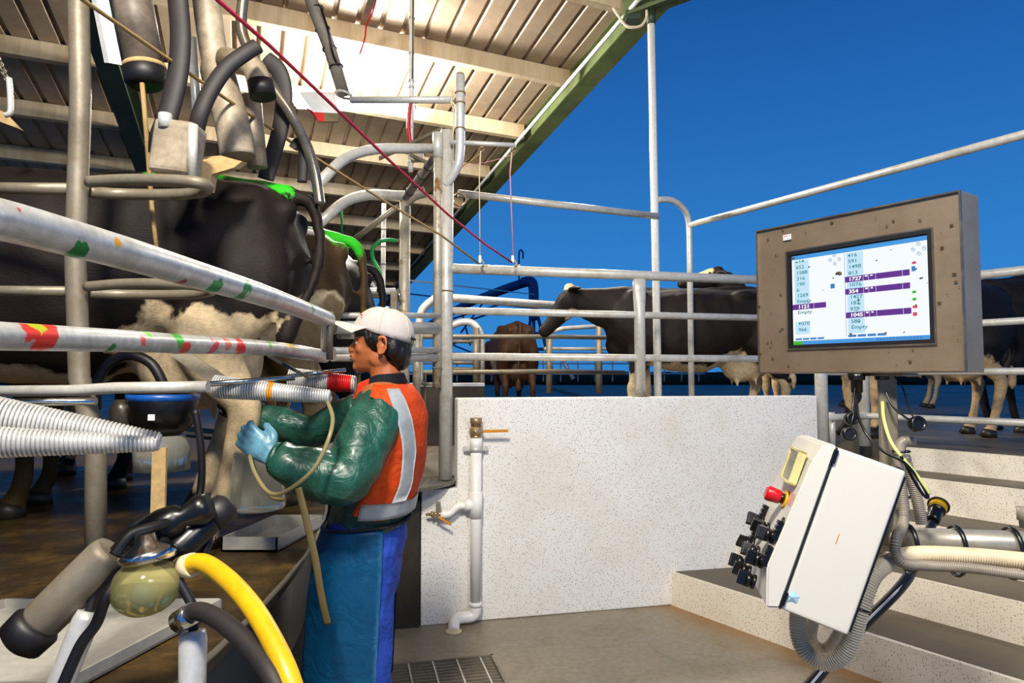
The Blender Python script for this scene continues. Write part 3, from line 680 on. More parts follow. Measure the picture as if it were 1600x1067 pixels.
for a, b in ((0, .006), (.074, .006)): box(bm, c + Hh * a - FN * .001 - Wd * .004, Hh * b, Wd * .093, FN * .018, .001)
for a in (-.004, .083): box(bm, c - FN * .001 + Wd * a, Hh * .08, Wd * .006, FN * .018, .001)
obj('window_frame', bm, 'aged_clear', wn)
bm = BM(); box(bm, c + Hh * .02 + Wd * .035 - FN * .001, Hh * .03, Wd * .03, FN * .009, .001); obj('breaker_switch', bm, 'grey_conduit', wn)
for a in (.01, .06):
    bm = BM(); box(bm, c + Hh * a + Wd * .09, Hh * .012, Wd * .012, FN * .014, .002); obj('window_clip', bm, 'aged_clear', wn)
bm = BM(); c = facept(0, BHt - .150, .075); lathe(bm, c, FN, [(0, .021), (.003, .022), (.005, .019)], 28); sc_ = obj('yellow_disc', bm, 'yellow_plastic', cb)
bm = BM(); lathe(bm, c, FN, [(.004, .012), (.014, .012)], 20); obj('button_stem', bm, 'black_plastic', cb)
bm = BM(); lathe(bm, c, FN, [(.013, .014), (.016, .0155), (.038, .0175), (.044, .016), (.046, .012)], 28); obj('stop_button', bm, 'red_plastic', cb)
bm = BM(); c = facept(0, BHt - .155, .012); box(bm, c, Hh * .028, Wd * .04, FN * .0006); obj('faded_label', bm, 'faded_red', cb)
bm = BM(); c = facept(0, BHt - .195, .02); lathe(bm, c, FN, [(0, .0125), (.003, .0125), (.004, .008)], 20); obj('key_lock', bm, 'black_plastic', cb)
for i, hh in enumerate((BHt - .235, BHt - .295, BHt - .345)):
    for j in range(3):
        w = .035 + .075 * j; c = facept(0, hh, w + .01); bm = BM()
        lathe(bm, c, FN, [(0, .0165), (.006, .0165), (.007, .013), (.014, .013)], 20)
        s_ = obj('switch_base', bm, 'black_plastic', cb)
        bm = BM(); a = Matrix.Rotation(math.radians((20, -15, 35, 0, 25, -30, 10, -10, 20)[i * 3 + j]), 3, FN)
        hd = a @ Hh; wd_ = a @ Wd
        box(bm, c + FN * .012 - hd * .016 - wd_ * .006, hd * .032, wd_ * .012, FN * .026, .0035); lathe(bm, c + FN * .01, FN, [(0, .0155), (.01, .0145), (.011, .01)], 18)
        obj('selector_knob', bm, 'black_plastic', s_)
    if i < 2:
        for w_ in (.2, .012):
            bm = BM(); c = facept(0, hh, w_); box(bm, c - Wd * .01, Hh * .042, Wd * .02, FN * .008, .001)
            for j in range(4): c = facept(0, hh + .002 + j * .011, w_); box(bm, c - Wd * .009, Hh * .0085, Wd * .018, FN * .013, .0015)
            obj('relay_strip', bm, 'black_plastic', cb)
bm = BM(); c = pA + Hh * .035 - Wd * .0006 - Nf * .012
random.seed(3); blot(bm, c, .018, .0001, 14, -Nf, Hh, -Wd); obj('blue_smudge', bm, 'blue_smudge', cb)
bm = BM(); c = pA + Hh * .175 - Wd * .0006 - Nf * .058
box(bm, c, Hh * .022, -Nf * .0016, -Wd * .0003); obj('scratch', bm, 'orange_handle', cb)
# ---------------------------------------------------------------- fence on the speckled wall
def wp(s, z, off=0): q = WL + WD * s + WN * (TH / 2 + off); return V((q.x, q.y, z))
def addp(parent, name, pts, r, m='galvanised', seg=14, bend=0):
    bm = BM(); pipe(bm, pts, r, seg, bend); return obj(name, bm, m, parent)
wf = thing('pipe_fence', 'galvanised pipe fence standing on top of the speckled white wall', 'fence', wp(1.2, WT))
sE = (WE - WL).length - .03
for z, r in ((2.15, .031), (1.885, .023), (1.60, .024)): addp(wf, 'rail', [wp(-.05, z), wp(sE, z)], r, 'galvanised')
s5 = (wall_at(1006) - WL).length
bm = BM(); tube(bm, [wp(s5, WT), wp(s5, 1.9), wp(s5, 2.06), wp(s5, 2.13)], [.036, .036, .047, .047], 18, r2=[.036, .036, .02, .02], ref=WN); obj('post', bm, 'galvanised', wf)
bm = BM(); cyl(bm, wp(s5, WT), wp(s5, WT + .012), .055); obj('base_plate', bm, 'galvanised_dull', wf)
# wall end post and right hand fence
def fp(n, t, z): q = step_pt(n, t); return V((q.x, q.y, z))
rf = thing('pipe_fence', 'galvanised four rail fence at the top of the white steps, behind the monitor', 'fence', fp(5.2, 0, .985))
pa = P(1284, 640, 4.85); pb = P(1350, 640, 5.15)
endp = fp(5.2, 4.6, 0)
dirr = (V((endp.x, endp.y, 0)) - V((pb.x, pb.y, 0)))
for z in (1.185, 1.51, 1.83, 2.15): addp(rf, 'rail', [V((pa.x, pa.y, z)), V((pb.x, pb.y, z)), V((endp.x, endp.y, z))], .024 if z < 2 else .03, 'galvanised', 14, .1)
for q, r in ((pa, .043), (pb, .042), (endp, .04)): addp(rf, 'post', [V((q.x, q.y, .96 if q is not pa else .86)), V((q.x, q.y, 2.17))], r, 'galvanised', 18)
bm = BM(); q = P(1300, 655, 4.95); cyl(bm, (q.x, q.y, .95), (q.x, q.y, 1.22), .022); obj('short_post', bm, 'galvanised', rf)
# tall hoop rail above the steps (rises over everything on the right)
tr = thing('tall_rail', 'high galvanised hoop rail sloping up to the right edge of the sky', 'rail', fp(5.45, .1, .98))
h0 = P(1077, 352, 5.55); h1 = V((h0.x + (2.63 - h0.x) * 1.9, h0.y + (3.5 - h0.y) * 1.9, h0.z))
h1 = h0 + (P(1600, 210, 3.5) - h0) * 1.7
addp(tr, 'rail', [h0, h1], .024, 'galvanised')
q1, q2, q3 = P(1028, 312, 5.35), P(1062, 312, 5.5), P(1077, 352, 5.55)
addp(tr, 'hoop_post', smooth([q1, P(1050, 313, 5.42), P(1068, 326, 5.5), P(1076, 348, 5.55), V((q3.x, q3.y, q3.z - .25))], 8) + [V((q3.x, q3.y, .97))], .024, 'galvanised')
bm = BM(); e_ = h1; cyl(bm, e_, V((e_.x, e_.y, .9)), .024); obj('far_post', bm, 'galvanised', tr)
sp_ = thing('support_pole', 'tall white pole running up against the blue sky to the roof corner', 'pole', (P(1023, 500, 5.35).x, 5.35, YZ))
tp = P(1017, 16, 5.35); bm = BM(); cyl(bm, (P(1027, 440, 5.35).x, 5.35, YZ), tp, .030, 18); obj('pole', bm, 'white_conduit', sp_)
bm = BM(); cyl(bm, tp - V((0, 0, .12)), tp, .036); obj('sleeve', bm, 'rafter_paint', sp_)
sr = thing('upper_rail', 'galvanised rail running from the twin post to the tall white pole', 'rail', P(712, 300, 4.75))
addp(sr, 'rail', [P(716, 302, 4.7), P(1028, 338, 5.33)], .026, 'galvanised')
bm = BM(); torus(bm, P(718, 312, 4.68), (0, 1, 0), .045, .006, 24, 8); obj('chain_ring', bm, 'brass', sr)
# ---------------------------------------------------------------- twin post
tw = thing('twin_post', 'tall galvanised twin post standing on the checker plate landing', 'post', P(697, 742, 4.22))
bx = P(697, 500, 4.22).x; ax_ = P(684, 500, 4.2).x
addp(tw, 'main_post', [(bx, 4.22, .85), (bx, 4.22, P(697, 205, 4.22).z)], .042, 'galvanised', 20)
addp(tw, 'rusty_pipe', [(ax_, 4.17, P(684, 606, 4.17).z), (ax_, 4.17, P(684, 208, 4.17).z)], .026, 'galvanised_rusty', 18)
for y in (455, 575): 
    bm = BM(); z = P(697, y, 4.22).z; torus(bm, (bx if y < 500 else ax_, 4.22 if y < 500 else 4.17, z), (0, 0, 1), .043 if y < 500 else .027, .005, 24, 6); obj('collar', bm, 'galvanised_dull', tw)
addp(tw, 'j_pipe', smooth([P(697, 288, 4.2), P(706, 276, 4.18), P(716, 256, 4.16), P(719, 230, 4.15)], 8) + [P(719, 180, 4.15), P(719, 118, 4.15)], .029, 'galvanised_bright', 18)
for y in (146, 162, 202):
    bm = BM(); torus(bm, P(719, y, 4.15), (0, .1, 1), .032, .0045, 24, 6); obj('clamp_ring', bm, 'brass', tw)
bm = BM(); cyl(bm, P(719, 118, 4.15), P(719, 115, 4.15), .024); obj('open_end', bm, 'galvanised_dull', tw)
addp(tw, 'tie_wire', smooth([P(708, 146, 4.12), P(705, 160, 4.1), P(709, 175, 4.12), P(708, 205, 4.14), P(704, 222, 4.16)]), .005, 'rope_pale', 8)
rb = thing('ring_bar', 'short steel bar with two hanging rings beside the twin post top', 'bar', P(766, 226, 4.15))
addp(rb, 'bar', [P(703, 222, 4.15), P(806, 227, 4.15)], .0145, 'galvanised_bright', 14)
for px in (752, 803):
    bm = BM(); torus(bm, P(px, 233, 4.13), (0, .5, 1), .019, .004, 24, 6); obj('ring', bm, 'brass', rb)
def cord(name, label, pts, r, m, cat='rope', group=None):
    bm = BM(); tube(bm, pts, r, 8); return tag(obj(name, bm, m), label, cat, group)
cord('cord', 'pale vertical cord hanging from the left ring of the ring bar', [P(751, 236, 4.13), P(749, 280, 4.13), P(750, 400, 4.13)], .0035, 'rope_pale')
cord('cord', 'pink vertical cord hanging from the right ring of the ring bar', [P(800, 238, 4.13), P(797, 270, 4.13), P(802, 402, 4.13)], .0042, 'rope_pink')
cord('cord', 'thin slack cord from the left ring back towards the posts', smooth([P(749, 240, 4.13), P(735, 252, 4.15), P(716, 263, 4.2)]), .0035, 'rope_tan')
cord('cord', 'thin pink cord sagging between the right ring and the J shaped pipe', smooth([P(797, 243, 4.13), P(770, 251, 4.14), P(720, 262, 4.18)]), .0022, 'rope_pink')
for px, lab in ((752, 'white rope cleat under the pale cord on the top fence rail'), (803, 'white rope cleat under the pink cord on the top fence rail')):
    c = thing('rope_cleat', lab, 'cleat', P(px, 414, 4.14)); bm = BM(); cbox(bm, P(px - 2, 405, 4.13), (.017, .02, .045), .004); obj('pulley', bm, 'white_paint', c)
    bm = BM(); tube(bm, smooth([P(px, 405, 4.13), P(px + 4, 412, 4.14), P(px + 1, 416, 4.16), P(px + 10, 414, 4.16)]), .005, 8); obj('shackle', bm, 'galvanised_rusty', c)
cord('rope', 'tan rope running diagonally from the upper left to the fence rail', [P(-330, -310, 1.3), P(-80, -145, 1.5), P(100, -22, 1.7), P(130, 0, 1.75), P(248, 82, 2.1), P(350, 152, 2.4), P(470, 232, 2.9), P(610, 320, 3.45), P(690, 368, 3.85), P(748, 412, 4.12)], .0062, 'rope_tan')
cord('rope', 'red rope running diagonally across the roof down to the fence rail', [P(-60, -340, 1.4), P(170, -148, 1.6), P(315, -26, 1.8), P(340, 0, 1.85), P(420, 70, 2.1), P(520, 165, 2.5), P(610, 252, 3.0), P(700, 335, 3.5), P(760, 383, 3.9), P(800, 410, 4.12)], .0062, 'red_cord')
# lamp pipe across
lpipe = thing('crossbar', 'galvanised horizontal bar under the lamp reaching the J shaped pipe', 'pipe', P(630, 156, 4.2))
addp(lpipe, 'bar', [P(548, 156, 4.35), P(712, 156, 4.17)], .022, 'galvanised_bright', 16)
addp(lpipe, 'wrapped_wire', smooth([P(706, 142, 4.13), P(711, 150, 4.12), P(706, 158, 4.12), P(711, 166, 4.12), P(707, 174, 4.14)]), .006, 'rope_pale', 8)
dp = thing('drop_pipe', 'grey strapped pipe dropping from the roof to the lamp crossbar', 'pipe', P(540, 150, 4.35))
addp(dp, 'pipe', [P(440, -150, 3.85), P(478, -26, 4.0), P(488, 5, 4.05), P(516, 78, 4.2), P(538, 150, 4.35)], .040, 'grey_conduit', 16)
for px, py, D in ((494, 14, 4.07), (504, 46, 4.14), (515, 77, 4.2), (525, 105, 4.25)):
    bm = BM(); torus(bm, P(px, py, D), V((.16, 0, -.6)), .043, .005, 20, 6); obj('strap', bm, 'black_rubber', dp)
bm = BM(); torus(bm, P(537, 148, 4.34), (.2, .1, 1), .05, .009, 24, 8); obj('clamp', bm, 'galvanised', dp)
bm = BM(); tube(bm, smooth([P(500, 8, 4.0), P(512, 45, 4.1), P(519, 80, 4.15), P(530, 110, 4.25), P(534, 140, 4.3)]), .007, 8); obj('cable', bm, 'black_plastic', dp)
vc = thing('vertical_conduit', 'cream vertical conduit with a red cable in front of the lit roof', 'conduit', P(644, 262, 4.9))
xv = P(643, 100, 4.9).x
def vz(y): return P(643, y, 4.9).z
bm = BM(); cyl(bm, (xv, 4.9, vz(268)), (xv, 4.9, roofz(xv, 4.9, .1)), .018, 14); obj('pipe', bm, 'white_conduit', vc)
bm = BM(); tube(bm, [(xv + .012, 4.87, vz(125)), (xv + .012, 4.87, roofz(xv, 4.9, .1))], .006, 8); obj('cable', bm, 'khaki_strap', vc)
bm = BM(); tube(bm, smooth([(xv, 4.87, vz(160)), (xv - .014, 4.87, vz(195)), (xv, 4.87, vz(226))]), .014, 8); obj('red_cable', bm, 'red_plastic', vc)
for y in (30, 85, 128, 138, 200, 255):
    bm = BM(); cyl(bm, (xv, 4.9, vz(y)), (xv, 4.9, vz(y) + .015), .023, 14); obj('coupling', bm, 'galvanised', vc)
rc = thing('roof_cable_tray', 'narrow conduit with red wire hanging below the roof at the top of the photo', 'conduit', P(570, 30, 5.2))
bm = BM(); box(bm, P(566, 28, 5.2), P(582, -20, 5.0) - P(566, 28, 5.2), (.05, .02, 0), (0, 0, .03)); obj('channel', bm, 'galvanised_dull', rc)
bm = BM(); tube(bm, smooth([P(589, -5, 5.1), P(582, 20, 5.15), P(573, 38, 5.2), P(570, 60, 5.25), P(562, 85, 5.3)]), .007, 8); obj('red_wire', bm, 'red_plastic', rc)
# red and white hanging plate
sg = thing('hanging_plate', 'white plate with a red and olive edge hanging beside the lamp', 'plate', P(500, 170, 4.4))
A_, B_, C_, D_ = P(468, 146, 4.3), P(522, 146, 4.45), P(527, 177, 4.25), P(489, 175, 4.2)
bm = BM(); prism(bm, [A_, B_, C_, D_], (0, .02, .02)); obj('panel', bm, 'white_paint', sg)
bm = BM(); prism(bm, [D_, D_.lerp(C_, .45), P(507, 190, 4.22), P(497, 189, 4.2), P(475, 165, 4.25), P(472, 162, 4.28)], (0, .015, 0)); obj('red_edge', bm, 'red_paint', sg)
bm = BM(); prism(bm, [D_.lerp(C_, .45), C_, P(528, 190, 4.24), P(507, 190, 4.22)], (0, .015, 0)); obj('olive_edge', bm, 'khaki_strap', sg)
# arched pipes
a1 = thing('arched_rail', 'upper bent galvanised rail meeting the top of the twin post', 'rail', P(600, 232, 4.25))
addp(a1, 'rail', fillet([P(492, 292, 3.5), P(552, 232, 3.9), P(684, 232, 4.2)], .25, 8), .030, 'galvanised', 16)
bm = BM(); cyl(bm, P(684, 208, 4.17), P(684, 247, 4.17), .031, 18); obj('sleeve', bm, 'galvanised', a1)
a2 = thing('portal_frame', 'bent galvanised portal with a stained upright between cow rumps and twin post', 'frame', P(633, 600, 5.0))
addp(a2, 'top_rail', fillet([P(498, 350, 4.4), P(550, 303, 4.7), P(640, 306, 5.0)], .25, 8), .036, 'galvanised', 16)
addp(a2, 'upright', [V((P(633, 400, 5.0).x, 5.0, YZ)), P(633, 306, 5.0)], .041, 'galvanised_rusty', 20)
addp(a2, 'elbow', [P(634, 318, 5.0), P(645, 305, 5.0), P(664, 300, 5.0)], .04, 'grey_conduit', 16, .1)
addp(a2, 'gate_rail', [P(542, 455, 5.0), P(618, 455, 5.0)], .025, 'galvanised_bright', 14)
bm = BM(); cbox(bm, P(616, 480, 5.0), (.05, .05, .24), .004); obj('latch_block', bm, 'galvanised_dull', a2)
bm = BM(); cyl(bm, P(623, 451, 4.93), P(625, 472, 4.93), .012); obj('bolt', bm, 'chrome', a2)
db = thing('diagonal_brace', 'dark taped diagonal pipe rising to the top of the twin post', 'brace', P(538, 388, 4.9))
addp(db, 'lower_pipe', [P(538, 386, 5.1), P(622, 322, 4.85)], .020, 'galvanised_dull', 14)
addp(db, 'upper_pipe', [P(634, 308, 4.8), P(679, 248, 4.3)], .029, 'grey_conduit', 14)
for k in range(4):
    q = P(634, 308, 4.8).lerp(P(679, 248, 4.3), .15 + .22 * k); bm = BM(); torus(bm, q, P(679, 248, 4.3) - P(634, 308, 4.8), .030, .004, 20, 6); obj('tape_band', bm, 'black_rubber', db)
bb = thing('angle_bracket', 'dark angle iron crossing behind the upper bent rail', 'bracket', P(595, 247, 4.6))
for a, b in ((P(592, 249, 4.7), P(690, 203, 4.35)), (P(640, 243, 4.6), P(668, 256, 4.5))):
    bm = BM(); box(bm, a, b - a, (0, .03, 0), (0, 0, .022)); obj('angle_iron', bm, 'galvanised_dull', bb)
bm = BM(); cbox(bm, P(652, 246, 4.62), (.09, .05, .06), .01); obj('junction_box', bm, 'grey_conduit', bb)
db2 = tag(addp(None, 'strut', [P(538, 396, 5.6), P(592, 456, 5.5)], .018, 'galvanised_bright', 12), 'thin white strut sloping down to the gate rail beside the green hose', 'brace')
vt = thing('thin_upright', 'thin white upright with bands behind the curved green hose', 'pole', P(598, 460, 5.2)); xq = P(599, 400, 5.2).x
bm = BM(); cyl(bm, (xq, 5.2, YZ), (xq, 5.2, P(599, 318, 5.2).z), .018, 12); obj('pipe', bm, 'white_conduit', vt)
for y in (360, 387, 414): bm = BM(); cyl(bm, (xq, 5.2, P(0, y, 5.2).z), (xq, 5.2, P(0, y, 5.2).z + .01), .021, 12); obj('band', bm, 'grey_conduit', vt)
gh = thing('green_hose', 'short curved green hose beside the stained upright', 'hose', P(594, 442, 4.9))
bm = BM(); tube(bm, smooth([P(595, 440, 4.9), P(593, 425, 4.9), P(583, 405, 4.88), P(582, 390, 4.86), P(592, 378, 4.86), P(606, 375, 4.88), P(618, 376, 4.92)], 8), .0145, 12); obj('tube', bm, 'green_hose', gh)
for a, b in ((P(616, 376, 4.92), P(624, 376, 4.95)), (P(595, 438, 4.9), P(594, 448, 4.9))): bm = BM(); cyl(bm, a, b, .010); obj('fitting', bm, 'brass', gh)
bm = BM(); cyl(bm, P(594, 446, 4.9), P(593, 456, 4.92), .022); obj('base', bm, 'galvanised_dull', gh)
cord('cord', 'straight thin green cord hanging above the rearmost cow', [P(534, 315, 4.8), P(534, 376, 4.8)], .008, 'green_hose')
# guard rails beyond the worker
gr_ = thing('guard_rail', 'galvanised double guard rails between the worker and the twin post', 'rail', P(640, 515, 4.0))
for (a, b, r) in (((528, 493, 3.6), (686, 493, 4.15), .017), ((520, 512, 3.5), (682, 513, 4.15), .036), ((530, 525, 3.6), (600, 527, 4.3), .016), ((520, 548, 3.2), (682, 547, 4.15), .018), ((520, 557, 3.4), (682, 559, 4.15), .026)):
    addp(gr_, 'rail', [P(*a), P(*b)], r, 'galvanised')
gp = tag(addp(None, 'guard_post', [P(650, 640, 4.7), P(653, 505, 4.7)], .028, 'galvanised_rusty'), 'short stained upright just left of the twin post', 'post')
gp2 = thing('hanging_pins', 'small galvanised gate hinge left of the twin post', 'hinge', P(668, 606, 4.6))
addp(gp2, 'hinge_arm', [P(660, 600, 4.6), P(686, 600, 4.4)], .012, 'galvanised'); addp(gp2, 'pin', [P(664, 640, 4.6), P(664, 585, 4.6)], .008, 'galvanised_dull')
# far yard fences
f2 = thing('yard_gate', 'far yard gate with rounded top corner seen between the wall rails', 'gate', P(800, 600, 7.2))
addp(f2, 'frame', smooth([P(655, 600, 7.3), P(655, 520, 7.3), P(660, 485, 7.3), P(682, 465, 7.3)], 6) + [P(700, 465, 7.3), P(905, 480, 7.9)], .045, 'galvanised', 14)
for y, y2 in ((526, 527), (582, 581)): addp(f2, 'rail', [P(660, y, 7.3), P(870, y2 - 1, 7.8), P(975, y2 + 1, 8.2)], .026, 'galvanised_dull')
f3 = thing('yard_gate', 'bent hoop gate half hidden behind the fence, left of the brown cow', 'gate', P(740, 600, 9.0))
addp(f3, 'frame', smooth([P(705, 509, 9.0), P(722, 503, 9.0), P(738, 505, 9.0), P(749, 518, 9.0), P(752, 535, 9.0)], 6) + [P(752, 600, 9.0)], .048, 'galvanised', 12)
for y in (533, 566, 576): addp(f3, 'rail', [P(690, y, 9.0), P(752, y + 1, 9.0)], .025, 'galvanised_dull')
addp(f3, 'post', [P(744, 604, 8.9), P(744, 512, 8.9)], .045, 'galvanised_dull')
f4 = thing('far_fence', 'distant row of yard posts and rails behind the black cow', 'fence', P(900, 600, 10))
for px in (858, 936): addp(f4, 'post', [P(px, 614, 9.3), P(px, 520 if px < 900 else 500, 9.3)], .045, 'galvanised_dull')
addp(f4, 'rail', [P(845, 522, 9.3), P(880, 513, 9.5), P(960, 508, 9.8)], .032, 'galvanised')
for y in (545,): addp(f4, 'rail', [P(850, y, 9.6), P(1000, y, 10.5)], .025, 'galvanised')
f5 = thing('distant_railing', 'faint distant railing with many thin uprights on the horizon', 'railing', P(820, 590, 20))
for y in (552, 568, 584): addp(f5, 'rail', [P(640, y, 18), P(1100, y, 24)], .03, 'galvanised_bright', 6)
x = 660
while x < 1100: addp(f5, 'upright', [P(x, 596, 18 + (x - 640) / 77), P(x, 550, 18 + (x - 640) / 77)], .025, 'galvanised_bright', 6); x += 27
addp(f5, 'slanted_bar', [P(876, 556, 19), P(896, 592, 19)], .06, 'galvanised_bright', 6)
# irrigator far off
ir = thing('irrigation_tower', 'distant dark irrigation pipe and tower against the sky', 'irrigator', P(838, 500, 22))
addp(ir, 'main_pipe', smooth([P(650, 520, 30), P(720, 480, 26), P(780, 455, 23), P(822, 441, 22)], 6), .15, 'tower_blue', 10)
addp(ir, 'elbow', [P(815, 442, 22), P(832, 438, 22), P(834, 455, 22), P(834, 500, 22)], .17, 'tower_blue', 10, .3)
for a, b in (((834, 470), (812, 600)), ((834, 470), (868, 600)), ((822, 520), (850, 522)), ((818, 545), (856, 546)), ((834, 500), (834, 560))): addp(ir, 'leg', [P(*a, 22), P(*b, 22)], .06, 'tower_blue', 6)
for a, b in (((700, 500), (800, 470)), ((700, 500), (640, 540)), ((720, 482), (735, 540)), ((760, 466), (720, 520)), ((735, 500), (790, 482)), ((690, 545), (750, 520)), ((660, 520), (760, 560))): addp(ir, 'truss_bar', [P(*a, 24), P(*b, 24)], .035, 'tower_blue', 6)
addp(ir, 'hook_pipe', smooth([P(811, 450, 22), P(811, 400, 22), P(813, 391, 22), P(817, 394, 22), P(817, 404, 22)], 6), .03, 'tower_blue', 6)
cord('wire', 'thin upper overhead wire behind the twin post', [P(640, 438, 12), P(835, 460, 21)], .015, 'galvanised_bright', 'wire')
cord('wire', 'thin lower overhead wire behind the twin post', [P(640, 459, 12), P(830, 482, 21)], .015, 'tower_blue', 'wire')
cord('wire', 'fine horizontal wire crossing the sky above the black cow', [P(838, 478, 9), P(1200, 470, 8)], .004, 'tower_blue', 'wire')
# ---------------------------------------------------------------- PVC riser on the wall
def wf_(px, py, off):       # point in front of the wall face
    q = PP(px, py, WL, WN); return q - WN * off
pv = thing('water_pipe', 'white plastic water pipe with brass valve fixed to the speckled wall', 'pipe', wf_(741, 960, .06))
O_ = .055
def pvp(px, py): return wf_(px, py, O_)
xx = pvp(741, 800)
def pz(y): return V((xx.x, xx.y, pvp(741, y).z))
bm = BM(); cyl(bm, pz(684), pz(940), .0335, 24); obj('riser', bm, 'pvc_white', pv)
bm = BM(); tube(bm, fillet([pz(935), pz(958), V((pvp(708, 957).x, pvp(708, 957).y, pz(958).z)), V((pvp(708, 957).x, pvp(708, 957).y - .08, .0))], .06, 8), .034, 20); obj('foot_bend', bm, 'pvc_white', pv)
bm = BM(); q = V((pvp(708, 957).x, pvp(708, 957).y - .08, 0)); lathe(bm, q, (0, 0, 1), [(0, .05), (.006, .048), (.01, .036)], 24); obj('sealant_ring', bm, 'rope_pale', pv)
for y0, y1, r in ((766, 806, .0385), (936, 942, .038), (683, 701, .037)): bm = BM(); cyl(bm, pz(y0), pz(y1), r, 24); obj('coupling', bm, 'pvc_white', pv)
bm = BM(); cyl(bm, pz(697), pz(704), .039, 24); c = obj('pipe_clamp', bm, 'galvanised', pv)
bm = BM(); cbox(bm, pz(700) + WN * .02, (.15, .012, .03), .003, Matrix.Rotation(math.atan2(WD.y, WD.x), 3, 'Z')); obj('clamp_wings', bm, 'galvanised', c)
bm = BM(); h_ = pz(684); lathe(bm, h_, (0, 0, 1), [(0, .034), (.022, .034)], 6); lathe(bm, h_ + V((0, 0, .022)), (0, 0, 1), [(0, .036), (.006, .041), (.03, .041), (.05, .036)], 20); lathe(bm, h_ + V((0, 0, .07)), (0, 0, 1), [(0, .034), (.022, .035), (.024, .040), (.055, .040)], 6); ell(bm, h_ + V((0, -.036, .045)), (.016, .014, .016)); vb = obj('ball_valve', bm, 'brass', pv)
bm = BM(); hz = h_ + V((0, -.03, .042)); box(bm, hz + V((0, 0, -.005)), WD * .05, V((0, -.012, 0)), V((0, 0, .014)), .003); obj('lever_neck', bm, 'galvanised_dull', vb)
bm = BM(); box(bm, hz + WD * .045 + V((0, -.002, -.004)), WD * .155, V((0, -.012, 0)), V((0, 0, .017)), .004); obj('lever', bm, 'orange_handle', vb)
bm = BM(); q = hz + WD * .055 + V((0, -.0145, .001)); text_bm(bm, 'WATER', q, WD, UP, .012, .0005); obj('lever_lettering', bm, 'dried_dirt', vb) if False else bm.free()
tb = thing('branch_tap', 'bent white branch pipe with small brass tap on the wall', 'tap', pvp(690, 800))
def pvq(px, py): q = pvp(px, py); return V((q.x, q.y, q.z))
bm = BM(); lathe(bm, pvq(741, 786), -WD, [(0, .03), (.035, .034), (.07, .034), (.071, .026)], 22); obj('tee', bm, 'pvc_white', tb)
bm = BM(); tube(bm, fillet([pvq(726, 787), pvq(712, 788), pvq(700, 801), pvq(686, 801)], .03, 6), .0215, 18); obj('branch', bm, 'pvc_white', tb)
bm = BM(); lathe(bm, pvq(688, 800), -WD, [(0, .019), (.02, .019), (.022, .013), (.05, .013), (.052, .018), (.062, .018), (.064, .009), (.09, .008), (.095, .004)], 16); obj('tap', bm, 'brass', tb)
bm = BM(); cbox(bm, pvq(683, 795), (.026, .03, .1), .004); obj('clip', bm, 'galvanised_dull', tb)
bm = BM(); a, b = pvq(684, 805), pvq(704, 817); box(bm, a + V((0, -.03, 0)), b - a, V((0, -.008, 0)), V((0, 0, .016)), .003); obj('lever', bm, 'orange_handle', tb)
# ---------------------------------------------------------------- cows
def cow_mat(name, dark, light, patches, spots=0, mud=None, green=None):
    t = NT(name); co = t.coord('Object')
    n1 = t.n('ShaderNodeTexNoise'); n1.inputs['Scale'].default_value = 7; n1.inputs['Detail'].default_value = 6; t.l(co, n1.inputs['Vector'])
    n2 = t.noise(co, 30, 6, .7); hair = t.noise(t.coord('Object', (.25, 1, 1)), 150, 3, .7)
    base = t.mix(t.ramp(n2, [(.3, BW(0)), (.75, BW(1))]), hx(dark), tuple(min(1, x * 1.5 + .001) for x in hx(dark)[:3]) + (1,))
    lc = t.mix(t.ramp(n2, [(.35, BW(0)), (.7, BW(1))]), tuple(x * .6 for x in hx(light)[:3]) + (1,), hx(light))
    mask = None
    for (c, r, *sc) in patches:
        mp_ = t.n('ShaderNodeMapping'); s = sc[0] if sc else (1, 1, 1)
        mp_.vector_type = 'POINT'; mp_.inputs['Scale'].default_value = s; t.l(co, mp_.inputs[0])
        d = t.n('ShaderNodeVectorMath', operation='DISTANCE'); t.l(mp_.outputs[0], d.inputs[0]); d.inputs[1].default_value = (c[0] * s[0], c[1] * s[1], c[2] * s[2])
        v = t.math('SUBTRACT', r, t.math('ADD', d.outputs['Value'], t.math('MULTIPLY', t.math('SUBTRACT', n1.outputs['Fac'], .5), r * .9)))
        mask = v if mask is None else t.math('MAXIMUM', mask, v)
    if mask is not None:
        m = t.ramp(t.math('MULTIPLY', mask, 20.0), [(.0, BW(0)), (.5, BW(1))]); base = t.mix(m, base, lc)
    if mud:
        sz = t.n('ShaderNodeSeparateXYZ'); t.l(co, sz.inputs[0])
        h = t.math('ADD', sz.outputs[2], t.math('MULTIPLY', t.math('SUBTRACT', n1.outputs['Fac'], .5), .5))
        base = t.mix(t.ramp(h, [(mud[0], BW(.75)), (mud[1], BW(0))]), base, hx(mud[2]))
    # pink skin of muzzle and udder
    for c, r, col in ((HD, .09, None),) if False else (): pass
    if green:
        for c, r in green:
            d = t.n('ShaderNodeVectorMath', operation='DISTANCE'); t.l(co, d.inputs[0]); d.inputs[1].default_value = c
            v = t.math('ADD', d.outputs['Value'], t.math('MULTIPLY', t.math('SUBTRACT', n2, .5), .10))
            base = t.mix(t.ramp(t.math('DIVIDE', v, r), [(.75, BW(1)), (1.0, BW(0))]), base, hx('2fbb1e'))
    t.set(Base_Color=base, Roughness=.62); t.b.inputs['Specular IOR Level'].default_value = .22; t.bump(hair, .35, .006); return t.m
